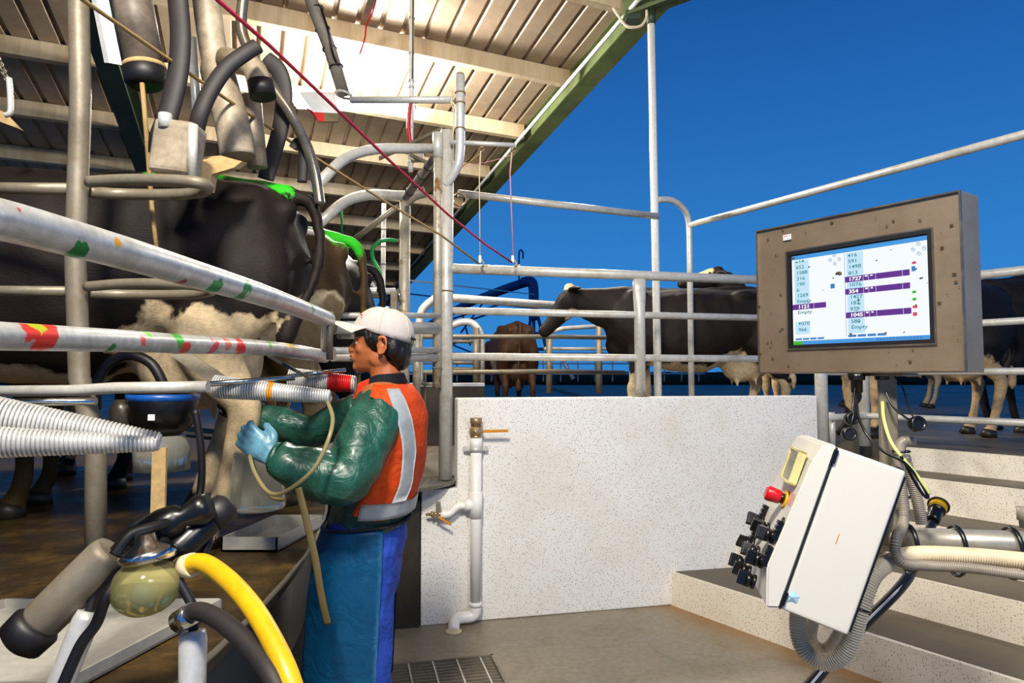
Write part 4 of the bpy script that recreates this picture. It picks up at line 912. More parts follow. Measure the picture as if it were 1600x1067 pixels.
def sec(bm, rows, seg=28, ex=2.4):       # rows (x, y, z, halfheight, halfwidth) ; rings perpendicular to x-ish direction
    n = len(rows); ss = []
    for i, (x, y, z, hh, hw) in enumerate(rows):
        a, b = rows[max(0, i - 1)], rows[min(n - 1, i + 1)]; t = V((b[0] - a[0], b[1] - a[1], b[2] - a[2])).normalized()
        w = V((0, 0, 1)).cross(t); w = w.normalized() if w.length > .05 else V((0, 1, 0)); u = t.cross(w).normalized()
        ss.append((V((x, y, z)), hh, hw, u, w))
    sections(bm, ss, seg, ex)
def limb(bm, rows, seg=14):              # rows (x,y,z,r_fore_aft,r_side)
    tube(bm, smooth([r[:3] for r in rows], 5), [x for x in interp([r[3] for r in rows], 5)], seg, r2=[x for x in interp([r[4] for r in rows], 5)], ref=(0, 1, 0))
def interp(v, k):
    out = []
    for i in range(len(v) - 1):
        for s in range(k): out.append(v[i] + (v[i + 1] - v[i]) * s / k)
    return out + [v[-1]]
def make_cow(label, loc, heading, material, head=(2.15, 0, 1.45, .35), legs=None, group=None, vox=.017, scale=1.0, tail=None, neck=None, tagcol=None, flip=1, width=1.0):
    """local +X is the way she faces; head=(poll x, y, z, drop angle)"""
    bm = BM()
    W = width
    sec(bm, [(-.03, 0, 1.16, .10, .10), (.0, 0, 1.15, .19, .17 * W), (.10, 0, 1.14, .25, .235 * W), (.28, 0, 1.13, .275, .275 * W), (.5, 0, 1.07, .33, .30 * W), (.8, 0, .995, .41, .355 * W), (1.05, 0, 1.0, .405, .345 * W), (1.3, 0, 1.04, .365, .28 * W), (1.5, 0, 1.10, .30, .22 * W), (1.64, 0, 1.13, .23, .16 * W), (1.70, 0, 1.14, .12, .1)])
    hxp, hy, hz, drop = head
    # neck
    mx, mz = (1.45 + hxp) / 2, (1.17 + hz) / 2 - .04
    sec(bm, [(1.35, 0, 1.16, .26, .17), (1.55, hy * .15, 1.17 + (hz - 1.2) * .2, .24, .145), (mx, hy * .5, mz, .195, .11), (hxp - .10, hy * .9, hz - .09, .14, .095), (hxp + .03, hy, hz - .05, .11, .085)], 22, 2.1)
    # brisket
    ell(bm, (1.55, 0, .86), (.17, .09, .14)); ell(bm, (1.32, 0, .78), (.25, .17, .12))
    # head
    c, s = math.cos(drop), math.sin(drop)
    def H(f, u, l=0): return (hxp + c * f + s * u, hy + l, hz - s * f + c * u)
    rows = [(H(-.06, -.05), .085, .085), (H(0, -.045), .11, .105), (H(.09, -.055), .125, .115), (H(.2, -.07), .105, .088), (H(.32, -.085), .078, .068), (H(.42, -.09), .068, .066), (H(.48, -.092), .062, .066), (H(.51, -.094), .035, .045)]
    ud, wd = V((s, 0, c)), V((0, 1, 0))
    sections(bm, [(V(p), a, b, ud, wd) for p, a, b in rows], 22, 2.3)
    ell(bm, H(-.03, .045), (.06, .05, .045)); ell(bm, H(.13, -.12), (.13, .05, .07), Matrix.Rotation(drop, 3, 'Y'))
    for l in (1, -1):
        ell(bm, H(.11, -.01, .085 * l), (.04, .025, .03))
        tube(bm, [H(-.01, .0, .07 * l), H(-.03, .0, .12 * l), H(-.05, -.02, .19 * l), H(-.06, -.04, .25 * l)], [.028, .055, .062, .018], 12, r2=[.022, .022, .02, .012])
    # legs
    lg = dict(fl=.0, fr=.0, hl=.0, hr=.0); lg.update(legs or {})
    for k, l in (('fl', 1), ('fr', -1)):
        d = lg[k]; y = .17 * l
        limb(bm, [(1.36, y * .8, 1.1, .17, .07), (1.38, y, .88, .13, .085), (1.38 + d * .4, y, .68, .085, .07), (1.38 + d * .75, y, .50, .055, .05), (1.385 + d * .85, y, .43, .06, .052), (1.38 + d * .95, y, .28, .036, .034), (1.385 + d, y, .15, .042, .042), (1.41 + d, y, .08, .045, .046), (1.43 + d, y, .03, .065, .058), (1.43 + d, y, 0.0, .07, .062)])
    for k, l in (('hl', 1), ('hr', -1)):
        d = lg[k]; y = .19 * l
        limb(bm, [(.22, y * .75, 1.18, .20, .09), (.20, y * .95, 1.0, .22, .12), (.24 + d * .25, y, .80, .17, .115), (.20 + d * .5, y, .66, .105, .075), (.09 + d * .7, y, .53, .062, .048), (.07 + d * .8, y, .47, .062, .046), (.10 + d * .9, y, .32, .042, .038), (.13 + d, y, .16, .044, .043), (.165 + d, y, .08, .046, .046), (.19 + d, y, .03, .068, .058), (.19 + d, y, 0, .072, .062)])
    # hips, pins, spine, tailhead
    for l in (1, -1): ell(bm, (.42, .20 * l * W, 1.315), (.12, .085, .06)); ell(bm, (.02, .13 * l, 1.27), (.05, .045, .05)); ell(bm, (1.42, .13 * l, 1.25), (.13, .06, .16))
    tube(bm, [(.02, 0, 1.36), (.4, 0, 1.40), (.9, 0, 1.375), (1.35, 0, 1.39), (1.6, 0, 1.33)], .045, 10)
    # udder
    ell(bm, (.38, 0, .66), (.21, .185, .17)); ell(bm, (.25, 0, .70), (.13, .17, .17)); ell(bm, (.6, 0, .74), (.15, .13, .10))
    for a, l in ((.28, 1), (.28, -1), (.46, 1), (.46, -1)): tube(bm, [(a, .085 * l, .56), (a, .09 * l, .50), (a, .09 * l, .45)], [.026, .02, .013], 10)
    # tail
    tl = tail or [(.0, 0, 1.36), (-.07, 0, 1.33), (-.11, .01, 1.2), (-.11, .02, .95), (-.10, .03, .7), (-.09, .03, .55), (-.09, .03, .42)]
    tp_ = smooth(tl, 6); n = len(tp_)
    tube(bm, tp_, [.034 - .018 * i / n + (.022 if i > n * .78 and i < n - 2 else 0) for i in range(n)], 10)
    sd = random.uniform(0, 50)
    b2 = remeshed(bm, vox, 7, .55, lambda p: (mnoise.noise(V((p.x * 4 + sd, p.y * 4, p.z * 4))) * .012 + mnoise.noise(V((p.x * 14, p.y * 14 + sd, p.z * 14))) * .004))
    me = bpy.data.meshes.new('dairy_cow'); b2.to_mesh(me); b2.free(); me.materials.append(mat(material))
    o = bpy.data.objects.new('dairy_cow', me); C.objects.link(o); o.location = loc; o.rotation_euler = (0, 0, heading); o.scale = (scale, scale * flip, scale)
    tag(o, label, 'cow', group)
    def part(name, fn, m):
        b = BM(); fn(b); mm = bpy.data.meshes.new(name); bmesh.ops.recalc_face_normals(b, faces=b.faces[:]); b.to_mesh(mm); b.free(); mm.materials.append(mat(m))
        q = bpy.data.objects.new(name, mm); C.objects.link(q); q.parent = o; return q
    for l in (1, -1):
        part('eye', lambda b: ell(b, H(.115, .0, .105 * l), (.018, .01, .014), None, 12, 8), 'cow_eye')
        if tagcol: part('ear_tag', lambda b: cbox(b, H(-.06, -.05, .2 * l), (.006, .055, .07), .003), tagcol)
    def hoofs(b, x, y):
        tube(b, [(x - .005, y, .065), (x + .012, y, .0)], [.052, .078], 12, r2=[.052, .066], ref=(0, 1, 0))
    for k, x0, yy in (('fl', 1.425, .17), ('fr', 1.425, -.17), ('hl', .185, .19), ('hr', .185, -.19)):
        part('hoof', lambda b: hoofs(b, x0 + lg[k], yy), 'hoof_horn')
    return o
plain('cow_eye', '0a0604', .1, var=0); plain('hoof_horn', '2d2519', .45); plain('ear_tag_yellow', 'f2bc12', .4)
CR = 'dcc39a'
UD = ((.42, 0, .60), .24)
cow_mat('coat_platform', '160e0a', CR, [((.3, .2, .38), .42, (1, 1, .8)), UD, ((.05, -.18, .8), .20), ((.95, 0, .55), .28)], mud=None, green=[((.35 - .0, 0, 1.42), .10), ((.5, 0, 1.42), .09), ((.2, .0, 1.42), .09), ((.08, .0, 1.38), .08)])
cow_mat('coat_rear', '3a2a14', 'e3cfa4', [((.12, .2, .82), .24), ((.12, -.2, .78), .24), UD, ((.15, 0, .3), .3)], mud=(.95, 1.35, '5a431c'), green=[((.0, .05, 1.36), .14), ((.08, 0, 1.42), .1)])
cow_mat('coat_black', '170e0a', CR, [((1.02, .0, .50), .32, (.7, 1, 1)), ((.55, 0, .58), .32), ((.1, .1, .85), .27), ((.15, 0, .4), .30), ((1.38, 0, .38), .30), ((2.06, 0, 1.50), .13), ((2.02, .08, 1.12), .10)])
cow_mat('coat_brown', '35200f', CR, [((2.1, 0, 1.3), .25), ((.6, .38, .75), .2), ((.2, 0, .4), .12)])
cow_mat('coat_dark', '120e0d', CR, [((.2, 0, .2), .14), ((.5, .1, .55), .2)])
cow_mat('coat_pied', '1a1411', 'd9b685', [((.4, 0, .55), .34), ((1.3, .1, .4), .34), ((.2, 0, .35), .4), ((.9, 0, .6), .3), ((2.3, 0, 1.45), .16), ((2.22, 0, 1.86), .14)])
plat = 'cows standing on the rotary platform'
def plat_cow(y, label, m, back=.05, **k):
    a = math.asin((y - RC.y) / RR); q = RC + V((math.cos(a), math.sin(a), 0)) * (RR - back)
    return make_cow(label, (q.x, q.y, .853), a + PI, m, group=plat, **k)
plat_cow(2.78, 'dark cow with green paint along her rump beside the worker, being milked', 'coat_platform', .10, legs=dict(hl=.10, hr=.25, fl=.05), tail=[(.02, .0, 1.36), (-.05, .02, 1.33), (-.09, .06, 1.22), (-.10, .10, 1.08), (-.07, .15, .95), (-.02, .19, .85), (.02, .22, .72)], head=(2.15, 0, 1.35, .6))
plat_cow(3.62, 'second cow on the platform, muddy rump with green paint just behind the first', 'coat_rear', -.07, legs=dict(hl=.08, hr=.0), head=(2.15, 0, 1.35, .6))
plat_cow(4.46, 'rearmost dark cow on the platform, only her rump showing beyond the muddy one', 'coat_dark', -.33, head=(2.15, 0, 1.35, .6))
plat_cow(5.30, 'fourth cow on the platform seen between the legs of the others', 'coat_pied', .0, head=(2.15, 0, 1.35, .6), vox=.024)
yd = 'cows waiting in the yard'
# main black cow in the yard, walking left
make_cow('black cow with cream belly walking left behind the speckled wall', (2.43, 6.15, .97), PI - .03, 'coat_black', head=(2.05, .0, 1.38, .78), legs=dict(fl=.1, fr=-.12, hl=-.05, hr=.15), group=yd, tagcol=None, scale=.925)
make_cow('brown cow seen from behind near the distant gate', (P(812, 500, 9.2).x, 9.2, YZ), PI / 2 + .12, 'coat_brown', head=(2.1, .25, 1.15, .9), group=yd, scale=.98, vox=.022)
make_cow('black and white cow whose head with a yellow tag shows above the black cow', (P(1374, 500, 8.6).x, 8.6, .97), PI, 'coat_pied', head=(2.05, 0, 1.82, .10), group=yd, tagcol='ear_tag_yellow', scale=1.0, vox=.022)
make_cow('cow with a tan udder and pale legs standing behind the monitor', (P(1565, 640, 5.85).x, 5.85, .98), PI + .08, 'coat_pied', head=(1.74, .25, 1.25, 1.25), scale=.92, group=yd, vox=.02, legs=dict(hl=.1, fl=-.05))
make_cow('dark cow standing at the right edge of the photo behind the fence', (P(1540, 640, 6.3).x, 6.3, .98), -.05, 'coat_dark', head=(2.15, 0, 1.3, .5), group=yd, vox=.022)
make_cow('cow far back in the yard seen between the legs below the monitor', (P(1470, 640, 11.2).x, 11.2, .98), PI - .3, 'coat_pied', head=(2.1, 0, 1.2, .5), group=yd, vox=.026)
# ---------------------------------------------------------------- guard rails in front (paint splashed)
UPR = [(-260, 300, .62), (-120, 322, .74), (0, 343, .864), (100, 369, .97), (200, 397, 1.105), (300, 427, 1.31), (400, 458, 1.617), (460, 479, 1.95), (512, 499, 2.38)]
LWR = [(-200, 515, .9), (-90, 520, 1.0), (0, 525, 1.1), (100, 529, 1.25), (200, 533, 1.45), (300, 538, 1.72), (400, 543, 2.08), (460, 549, 2.3), (508, 557, 2.5)]
UP3 = smooth([P(*q) for q in UPR], 6); LW3 = smooth([P(*q) for q in LWR], 6)
def SPLASH(px, py, D):
    o = V((0, 0, CAMZ)); d = ray(px, py); best = None
    for pts, r in ((UP3, .027), (LW3, .0235)):
        for i in range(len(pts) - 1):
            for k in range(4):
                q = pts[i].lerp(pts[i + 1], k / 4); t = (q - o).dot(d) / d.dot(d); e = (o + d * t - q).length
                if best is None or e < best[0]: best = (e, o + d * t - d.normalized() * (math.sqrt(max(0, r * r - e * e)) if e < r else 0))
    return best[1]
galv_paint()
gr1 = thing('pit_rail', 'thick upper curved guard rail splashed with green and yellow paint in the foreground', 'rail', (-.68, 1.2, 0))
bm = BM(); tube(bm, UP3, .027, 22); obj('rail', bm, 'galvanised_splashed', gr1)
e_ = UP3[-1]
bm = BM(); tube(bm, smooth([e_ + V((-.012, .03, -.01)), e_ + V((-.022, .05, -.08)), LW3[-1] + V((-.012, .05, .02))], 5), .016, 12); obj('curved_link', bm, 'galvanised_rusty', gr1)
bm = BM(); q = P(515, 487, 2.36); cyl(bm, q, P(515, 562, 2.36), .0115, 14); obj('end_pin', bm, 'galvanised_dull', gr1)
bm = BM(); q = UP3[0]; cyl(bm, q, (q.x, q.y, 0), .027, 16); obj('support_post', bm, 'galvanised', gr1)
gr2 = thing('pit_rail', 'lower curved guard rail splashed with red paint in the foreground', 'rail', (-.8, 1.2, 0))
bm = BM(); tube(bm, LW3, .0235, 22); obj('rail', bm, 'galvanised_splashed', gr2)
bm = BM(); q = LW3[0]; cyl(bm, q, (q.x, q.y, .853), .0235, 16); obj('support_post', bm, 'galvanised', gr2)
# ---------------------------------------------------------------- bail frame on the platform
bf = thing('bail_frame', 'galvanised upright with looped side rails in front of the milked cow', 'bail frame', P(153, 900, 2.02))
DZ = .853
b0 = P(153, 800, 2.02); addp(bf, 'upright', [V((b0.x, b0.y, DZ)), P(150, 700, 2.02), P(124, 590, 2.02), P(118, 400, 2.02), P(126, 150, 2.02), P(122, -20, 2.02), P(122, -200, 2.02)], .029, 'galvanised_dull', 18)
bm = BM(); cyl(bm, (b0.x, b0.y, DZ), (b0.x, b0.y, DZ + .012), .06); obj('foot_plate', bm, 'dark_steel', bf)
addp(bf, 'side_loop', smooth([P(138, 284, 2.0), P(200, 281, 1.97), P(270, 282, 1.93), P(312, 286, 1.93), P(324, 293, 1.98), P(310, 301, 2.08), P(260, 304, 2.12), P(190, 303, 2.12), P(140, 300, 2.06)], 6), .0175, 'galvanised_dull', 14)
addp(bf, 'side_loop', smooth([P(135, 448, 2.0), P(200, 443, 1.97), P(280, 444, 1.93), P(325, 449, 1.96), P(330, 455, 2.05), P(290, 460, 2.10), P(200, 460, 2.12), P(140, 458, 2.06)], 6), .015, 'galvanised_dull', 14)
addp(bf, 'side_rail', [P(112, 295, 2.02), P(0, 294, 2.05), P(-200, 292, 2.1)], .0175, 'galvanised_dull')
addp(bf, 'side_rail', [P(112, 455, 2.02), P(0, 454, 2.05), P(-200, 452, 2.1)], .015, 'galvanised_dull')
addp(bf, 'side_rail', [P(-100, 612, 2.0), P(120, 610, 1.98), P(180, 606, 1.95), P(325, 604, 1.95)], .0165, 'galvanised')
def item(name, label, cat, bm, m, group=None): return tag(obj(name, bm, m), label, cat, group)
bm = BM(); cyl(bm, P(-60, 630, 1.6), P(150, 627, 1.62), .0095, 14); item('steel_rod', 'shiny horizontal steel rod at the left edge above the big spring', 'rod', bm, 'chrome')
# springs
def spring(label, a, b, r0, r1, pitch, band=None, m='galvanised_bright'):
    s = thing('coil_spring', label, 'spring', (a + b) / 2, 'galvanised spring sleeves')
    bm = BM(); L = (b - a).length; n = int(L / pitch); 
    tube(bm, [a, b], [r0 * .93, r1 * .93], 18)
    ax = (b - a).normalized(); u, w = frame(ax); pts = []
    for i in range(n * 14 + 1):
        t = i / 14; k = t / n; rr = r0 + (r1 - r0) * k; pts.append(a + ax * (t * pitch) + (u * math.cos(2 * PI * t) + w * math.sin(2 * PI * t)) * rr)
    tube(bm, pts, pitch * .42, 6); obj('coil', bm, m, s)
    if band:
        k0, k1, mm = band; bm = BM(); q = [pts[i] for i in range(int(n * k0) * 14, int(n * k1) * 14)]
        tube(bm, q, pitch * .5, 6); obj('paint_band', bm, mm, s)
    return s
spring('big galvanised coil spring sleeve at the left edge, over the grey hoses', P(-60, 645, 1.5), P(250, 690, 1.62), .050, .019, .0085)
spring('second spring sleeve lying along the lower side of the big one at the left', P(-60, 690, 1.42), P(245, 694, 1.55), .034, .014, .0085)
spring('coil spring sleeve with an orange mark pointing at the worker', P(335, 604, 2.10), P(516, 620, 2.12), .034, .019, .0075, (.48, .53, 'orange_handle'))
spring('coil spring sleeve with a red band beside the worker chest', P(452, 592, 2.5), P(556, 600, 2.52), .040, .028, .0075, (.6, .95, 'red_paint'))
bm = BM()
for a, b, r in ((P(285, 603, 2.0), P(460, 590, 2.15), .0085), (P(440, 590, 2.4), P(540, 578, 2.5), .0075)): cyl(bm, a, b, r, 12)
bm.free()
item('steel_rod', 'steel rod running above the orange marked spring', 'rod', cyl(BM(), P(285, 603, 2.0), P(460, 590, 2.15), .0085, 12), 'chrome')
item('steel_rod', 'short steel rod above the red banded spring', 'rod', cyl(BM(), P(448, 588, 2.4), P(540, 578, 2.5), .0075, 12), 'chrome')
item('flat_bar', 'pale flat metal bar slanting in front of the udder below the red splash', 'bar', box(BM(), P(262, 553, 2.2), P(350, 612, 2.15) - P(262, 553, 2.2), (.0, .006, 0), P(300, 553, 2.2) - P(262, 553, 2.2)), 'galvanised_dull')
item('flat_bar', 'thin dark flat bar slanting across the cream thigh', 'bar', box(BM(), P(418, 558, 2.3), P(480, 592, 2.3) - P(418, 558, 2.3), (0, .006, 0), (0, 0, .012)), 'dark_steel')
# milk meter
mm = thing('milk_meter', 'black milk meter with a blue band and clear jar below the udder', 'milk meter', P(262, 700, 2.25))
c = P(255, 640, 2.3); bm = BM(); lathe(bm, c - V((0, 0, .09)), (0, 0, 1), [(0, .045), (.03, .085), (.06, .105), (.12, .112), (.15, .10), (.16, .06)], 28); obj('housing', bm, 'black_plastic', mm)
bm = BM(); lathe(bm, c + V((0, 0, .03)), (0, 0, 1), [(0, .1125), (.022, .113)], 28); obj('blue_band', bm, 'blue_plastic', mm)
bm = BM(); lathe(bm, c - V((0, 0, .21)), (0, 0, 1), [(0, .03), (.01, .085), (.08, .088), (.125, .07)], 28); obj('jar', bm, 'smoked_clear', mm)
bm = BM(); cbox(bm, c + V((.02, -.112, -.02)), (.022, .006, .02), .002); obj('small_label', bm, 'white_paint', mm)
for dx in (-.05, .05): bm = BM(); cyl(bm, c + V((dx, -.03, .06)), c + V((dx, -.03, .085)), .012); obj('port', bm, 'galvanised', mm)
bm = BM(); tube(bm, smooth([P(150, 640, 2.3), P(152, 600, 2.3), P(170, 568, 2.3), P(203, 555, 2.3), P(236, 568, 2.3), P(255, 600, 2.3), P(262, 625, 2.3)], 8), .017, 14); item('rubber_hose', 'black rubber hose arched over the milk meter', 'hose', bm, 'black_rubber')
bm = BM(); q = P(190, 648, 2.25); lathe(bm, q - V((0, 0, .08)), (0, 0, 1), [(0, .025), (.05, .035), (.1, .035), (.13, .02)], 18); item('valve_body', 'dark ridged valve body left of the milk meter', 'valve', bm, 'dark_steel')
bm = BM(); q = P(246, 790, 1.98); box(bm, V((q.x - .02, q.y, DZ)), (.04, 0, 0), (0, .01, 0), (0, 0, P(246, 700, 1.98).z - DZ)); item('khaki_post', 'khaki flat upright standing on the deck under the big spring', 'upright', bm, 'tan_fabric')
bm = BM(); tube(bm, smooth([P(305, 640, 2.25), P(314, 700, 2.25), P(314, 760, 2.25), P(300, 820, 2.2), P(290, 860, 2.1)], 6), .012, 10); item('rubber_hose', 'thin black hose hanging just left of the cream hind leg', 'hose', bm, 'black_rubber')
# trays
def tray(name, label, c0, ux, uy, h, th=.006):
    t_ = thing(name, label, 'tray', c0); bm = BM(); z = V((0, 0, h)); n = len
    box(bm, c0, ux, uy, (0, 0, th)); obj('tray_floor', bm, 'tray_white', t_)
    bm = BM(); du, dv = ux.normalized() * th, uy.normalized() * th
    box(bm, c0, ux, dv, z); box(bm, c0 + uy - dv, ux, dv, z); box(bm, c0, du, uy, z); box(bm, c0 + ux - du, du, uy, z); obj('tray_rim', bm, 'tray_white', t_)
q = PZ(345, 862, DZ); tray('white_tray', 'white plastic tray lying on the deck beside the cream hoof', V((q.x, q.y, DZ + .001)), V((.20, .0, 0)), V((.05, .40, 0)), .05)
q = PZ(-40, 1075, DZ); tray('white_tray', 'large shallow white tray on the deck at the bottom left corner', V((-1.45, 1.35, DZ + .001)), V((.58, .0, 0)), V((.10, .50, 0)), .03)
# ---------------------------------------------------------------- milking cluster in the foreground
D0 = 1.22
cl = thing('milking_cluster', 'milking cluster with clear claw bowl hanging over the deck in the foreground', 'milking cluster', P(235, 950, D0))
c = P(235, 915, D0)
bm = BM(); lathe(bm, c - V((0, 0, .055)), (-.15, 0, 1), [(.055 - .05 * math.cos(PI * k / 18 * .88), max(.004, .058 * math.sin(PI * k / 18 * .88 + .03))) for k in range(19)], 40); obj('claw_bowl', bm, 'amber_clear', cl)
bm = BM(); lathe(bm, c + V((-.005, 0, .045)), (-.15, 0, 1), [(0, .046), (.012, .048), (.02, .04), (.03, .02), (.045, .016)], 24); obj('claw_lid', bm, 'chrome', cl)
bm = BM(); ell(bm, c + V((0, -.03, -.005)), (.018, .01, .018)); obj('float_valve', bm, 'blue_plastic', cl)
def cup(a, b, r, m='galvanised_dull'):
    ax = (b - a).normalized(); L = (b - a).length; bm = BM()
    lathe(bm, a, ax, [(0, r * .9), (.01, r), (L - .015, r * 1.05), (L, r * .9)], 22); s = obj('teat_cup', bm, m, cl)
    bm = BM(); lathe(bm, a - ax * .045, ax, [(0, r * .8), (.008, r * 1.15), (.04, r * 1.2), (.05, r * .95)], 22); obj('liner_mouth', bm, 'black_rubber', s)
    bm = BM(); tube(bm, smooth([b, b + ax * .035, (b + c) / 2 + V((0, .01, .05)), c + V((0, 0, .05))], 6), .0085, 10); obj('short_tube', bm, 'black_rubber', s)
cup(P(60, 975, D0), P(178, 860, D0 + .03), .036)
cup(P(88, 1085, 1.18), P(140, 955, D0), .021, 'galvanised_bright')
cup(P(300, 1090, 1.2), P(302, 985, 1.22), .022, 'galvanised_bright')
cup(P(330, 812, 1.34), P(268, 868, 1.28), .026, 'black_plastic')
bm = BM()
lathe(bm, P(205, 845, 1.28), (1, .2, .45), [(0, .02), (.01, .03), (.06, .034), (.09, .03), (.1, .02), (.13, .03), (.15, .024)], 18); obj('pulsator_manifold', bm, 'black_plastic', cl)
bm = BM(); lathe(bm, P(262, 845, 1.30), (0.5, .1, .8), [(0, .018), (.03, .02), (.035, .026), (.05, .026), (.055, .012)], 18); obj('vacuum_stub', bm, 'chrome', cl)
for i, pts in enumerate(([P(185, 905, 1.2), P(165, 935, 1.18), P(150, 975, 1.18), P(125, 1010, 1.17), P(90, 1090, 1.15)], [P(178, 868, 1.2), P(205, 835, 1.22), P(245, 822, 1.25), P(285, 812, 1.3)], [P(225, 830, 1.28), P(250, 808, 1.3), P(300, 806, 1.33), P(325, 835, 1.36), P(315, 870, 1.34), P(290, 890, 1.28)])):
    bm = BM(); tube(bm, smooth(pts, 8), .0095, 12); obj('pulse_tube', bm, 'black_rubber', cl)
bm = BM(); tube(bm, smooth([P(292, 884, 1.24), P(318, 880, 1.22), P(355, 905, 1.18), P(395, 950, 1.12), P(430, 1010, 1.06), P(455, 1070, 1.02), P(475, 1150, 1.0)], 8), .0165, 16); item('yellow_hose', 'thick yellow hose curving down across the deck edge in the foreground', 'hose', bm, 'yellow_hose')
bm = BM(); cyl(bm, P(288, 886, 1.245), P(302, 882, 1.235), .021); item('hose_collar', 'pale collar on the upper end of the yellow hose', 'collar', bm, 'rope_pale')
bm = BM(); tube(bm, smooth([P(285, 965, 1.2), P(310, 955, 1.18), P(345, 970, 1.14), P(390, 1010, 1.08), P(430, 1065, 1.02), P(455, 1140, 1.0)], 8), .0155, 16); item('rubber_hose', 'thick dark hose curving below the yellow one at the bottom of the photo', 'hose', bm, 'dark_hose')
bm = BM(); cyl(bm, P(278, 972, 1.2), P(300, 958, 1.19), .019); item('hose_collar', 'shiny collar on the end of the thick dark hose', 'collar', bm, 'chrome')
# milk tubes looped in front of the worker
bm = BM(); tube(bm, smooth([P(512, 628, 2.08), P(520, 655, 2.02), P(512, 690, 1.98), P(492, 730, 1.96), P(462, 758, 1.96), P(434, 772, 1.98), P(415, 765, 2.0), P(398, 738, 2.05), P(390, 712, 2.1)], 8), .0062, 12); item('milk_tube', 'clear milk tube looped from the spring round the worker sleeve', 'tube', bm, 'clear_tube')
bm = BM(); tube(bm, smooth([P(466, 762, 1.96), P(478, 810, 1.95), P(492, 870, 1.95), P(502, 930, 1.96), P(512, 975, 1.98)], 8), .0105, 12, r2=.004, ref=(0, 1, 0)); item('strap', 'khaki strap hanging down in front of the worker apron', 'strap', bm, 'khaki_strap')
bm = BM(); tube(bm, smooth([P(392, 715, 2.15), P(402, 745, 2.15), P(424, 776, 2.12), P(446, 780, 2.1)], 8), .006, 10); item('milk_tube', 'short yellowish milk tube below the worker gloves', 'tube', bm, 'khaki_strap')
bm = BM(); lathe(bm, P(402, 795, 2.5), (0, 0, 1), [(0, .09), (.01, .10), (.2, .085), (.21, .08)], 20); item('clear_bucket', 'cloudy plastic bucket on the deck between the cow leg and the worker', 'bucket', bm, 'smoked_clear')
# ---------------------------------------------------------------- overhead gear at upper left
DD = 2.35
oc = thing('vacuum_canister', 'thick grey overhead cylinder with a black rubber end', 'canister', P(215, 60, DD))
bm = BM(); cyl(bm, P(196, -60, DD), P(226, 108, DD), .066, 26); obj('cylinder', bm, 'grey_pvc', oc)
bm = BM(); cyl(bm, P(196, -58, DD), V((P(196, -58, DD).x, DD, 4.75)), .012); obj('hanger_rod', bm, 'galvanised_dull', oc)
bm = BM(); a_, b_ = P(226, 108, DD), P(229, 138, DD); lathe(bm, a_, b_ - a_, [(0, .066), (.004, .071), (.05, .068), (.066, .05), (.067, .03)], 28); obj('rubber_end', bm, 'black_rubber', oc)
bm = BM(); lathe(bm, a_, b_ - a_, [(-.012, .07), (.004, .072)], 28); obj('rim', bm, 'tan_fabric', oc)
oc2 = thing('vacuum_canister', 'long cream overhead cylinder with an elbow branch between black hoses', 'canister', P(350, 120, 2.5))
bm = BM(); tube(bm, smooth([P(318, -60, 2.5), P(325, 20, 2.5), P(340, 110, 2.5), P(362, 190, 2.5), P(372, 246, 2.5)], 6), [.05] * 12 + [.062] * 13, 24); obj('cylinder', bm, 'cream_plastic', oc2)
bm = BM(); cyl(bm, P(318, -58, 2.5), V((P(318, -58, 2.5).x, 2.5, 4.75)), .012); obj('hanger_rod', bm, 'galvanised_dull', oc2)
bm = BM(); tube(bm, fillet([P(350, 92, 2.46), P(398, 102, 2.42), P(410, 150, 2.42)], .05, 6), .042, 20); obj('elbow', bm, 'cream_plastic', oc2)
bm = BM(); cyl(bm, P(407, 128, 2.42), P(411, 152, 2.42), .047); obj('rubber_sleeve', bm, 'black_rubber', oc2)
oc3 = tag(obj('drop_tube', cyl(BM(), P(392, 150, 2.6), P(402, 262, 2.62), .038, 20), 'cream_plastic'), 'shorter cream overhead tube right of the long cream cylinder', 'tube')
def flat_hose(label, pts, w, t, m='dark_hose'):
    bm = BM(); q = smooth(pts, 8); tube(bm, q, w, 16, r2=t, ref=(0, 1, 0)); return item('rubber_hose', label, 'hose', bm, m)
flat_hose('wide black hose hanging vertically beside the grey overhead cylinder', [P(262, -900, 2.3), P(266, -400, 2.25), P(272, -60, 2.2), P(278, 0, 2.2), P(282, 60, 2.18), P(277, 120, 2.16), P(262, 180, 2.14), P(250, 215, 2.14), P(248, 240, 2.16)], .034, .02)
flat_hose('dark curved hose arching left over the cream cylinder', [P(402, 72, 2.3), P(385, 82, 2.28), P(355, 105, 2.25), P(330, 140, 2.22), P(312, 180, 2.2), P(305, 215, 2.22)], .028, .02)
flat_hose('dark band hose hanging beside the bent steel pipe', [P(415, 92, 2.7), P(436, 112, 2.7), P(444, 150, 2.7), P(438, 200, 2.7), P(424, 250, 2.7), P(415, 280, 2.7)], .034, .012)
flat_hose('narrow black loop hose beside the bent steel pipe', [P(458, 232, 2.75), P(466, 222, 2.75), P(474, 240, 2.75), P(472, 285, 2.75)], .02, .01)
for y in ((258, 178), (254, 188), (248, 205)):
    pass
bm = BM(); tube(bm, smooth([P(400, -620, 2.7), P(396, -300, 2.65), P(388, -50, 2.6), P(380, 0, 2.6), P(378, 48, 2.6), P(396, 90, 2.6), P(425, 135, 2.62), P(455, 180, 2.65), P(480, 230, 2.7), P(493, 275, 2.72), P(500, 320, 2.72)], 8), .0215, 16); item('bent_pipe', 'bent shiny steel pipe sweeping from the top down to the cow rump', 'pipe', bm, 'galvanised_shiny')
item('steel_tube', 'thin pale tube hanging behind the wide black hose', 'tube', cyl(BM(), P(300, 60, 2.6), P(312, 235, 2.6), .018), 'galvanised_bright')
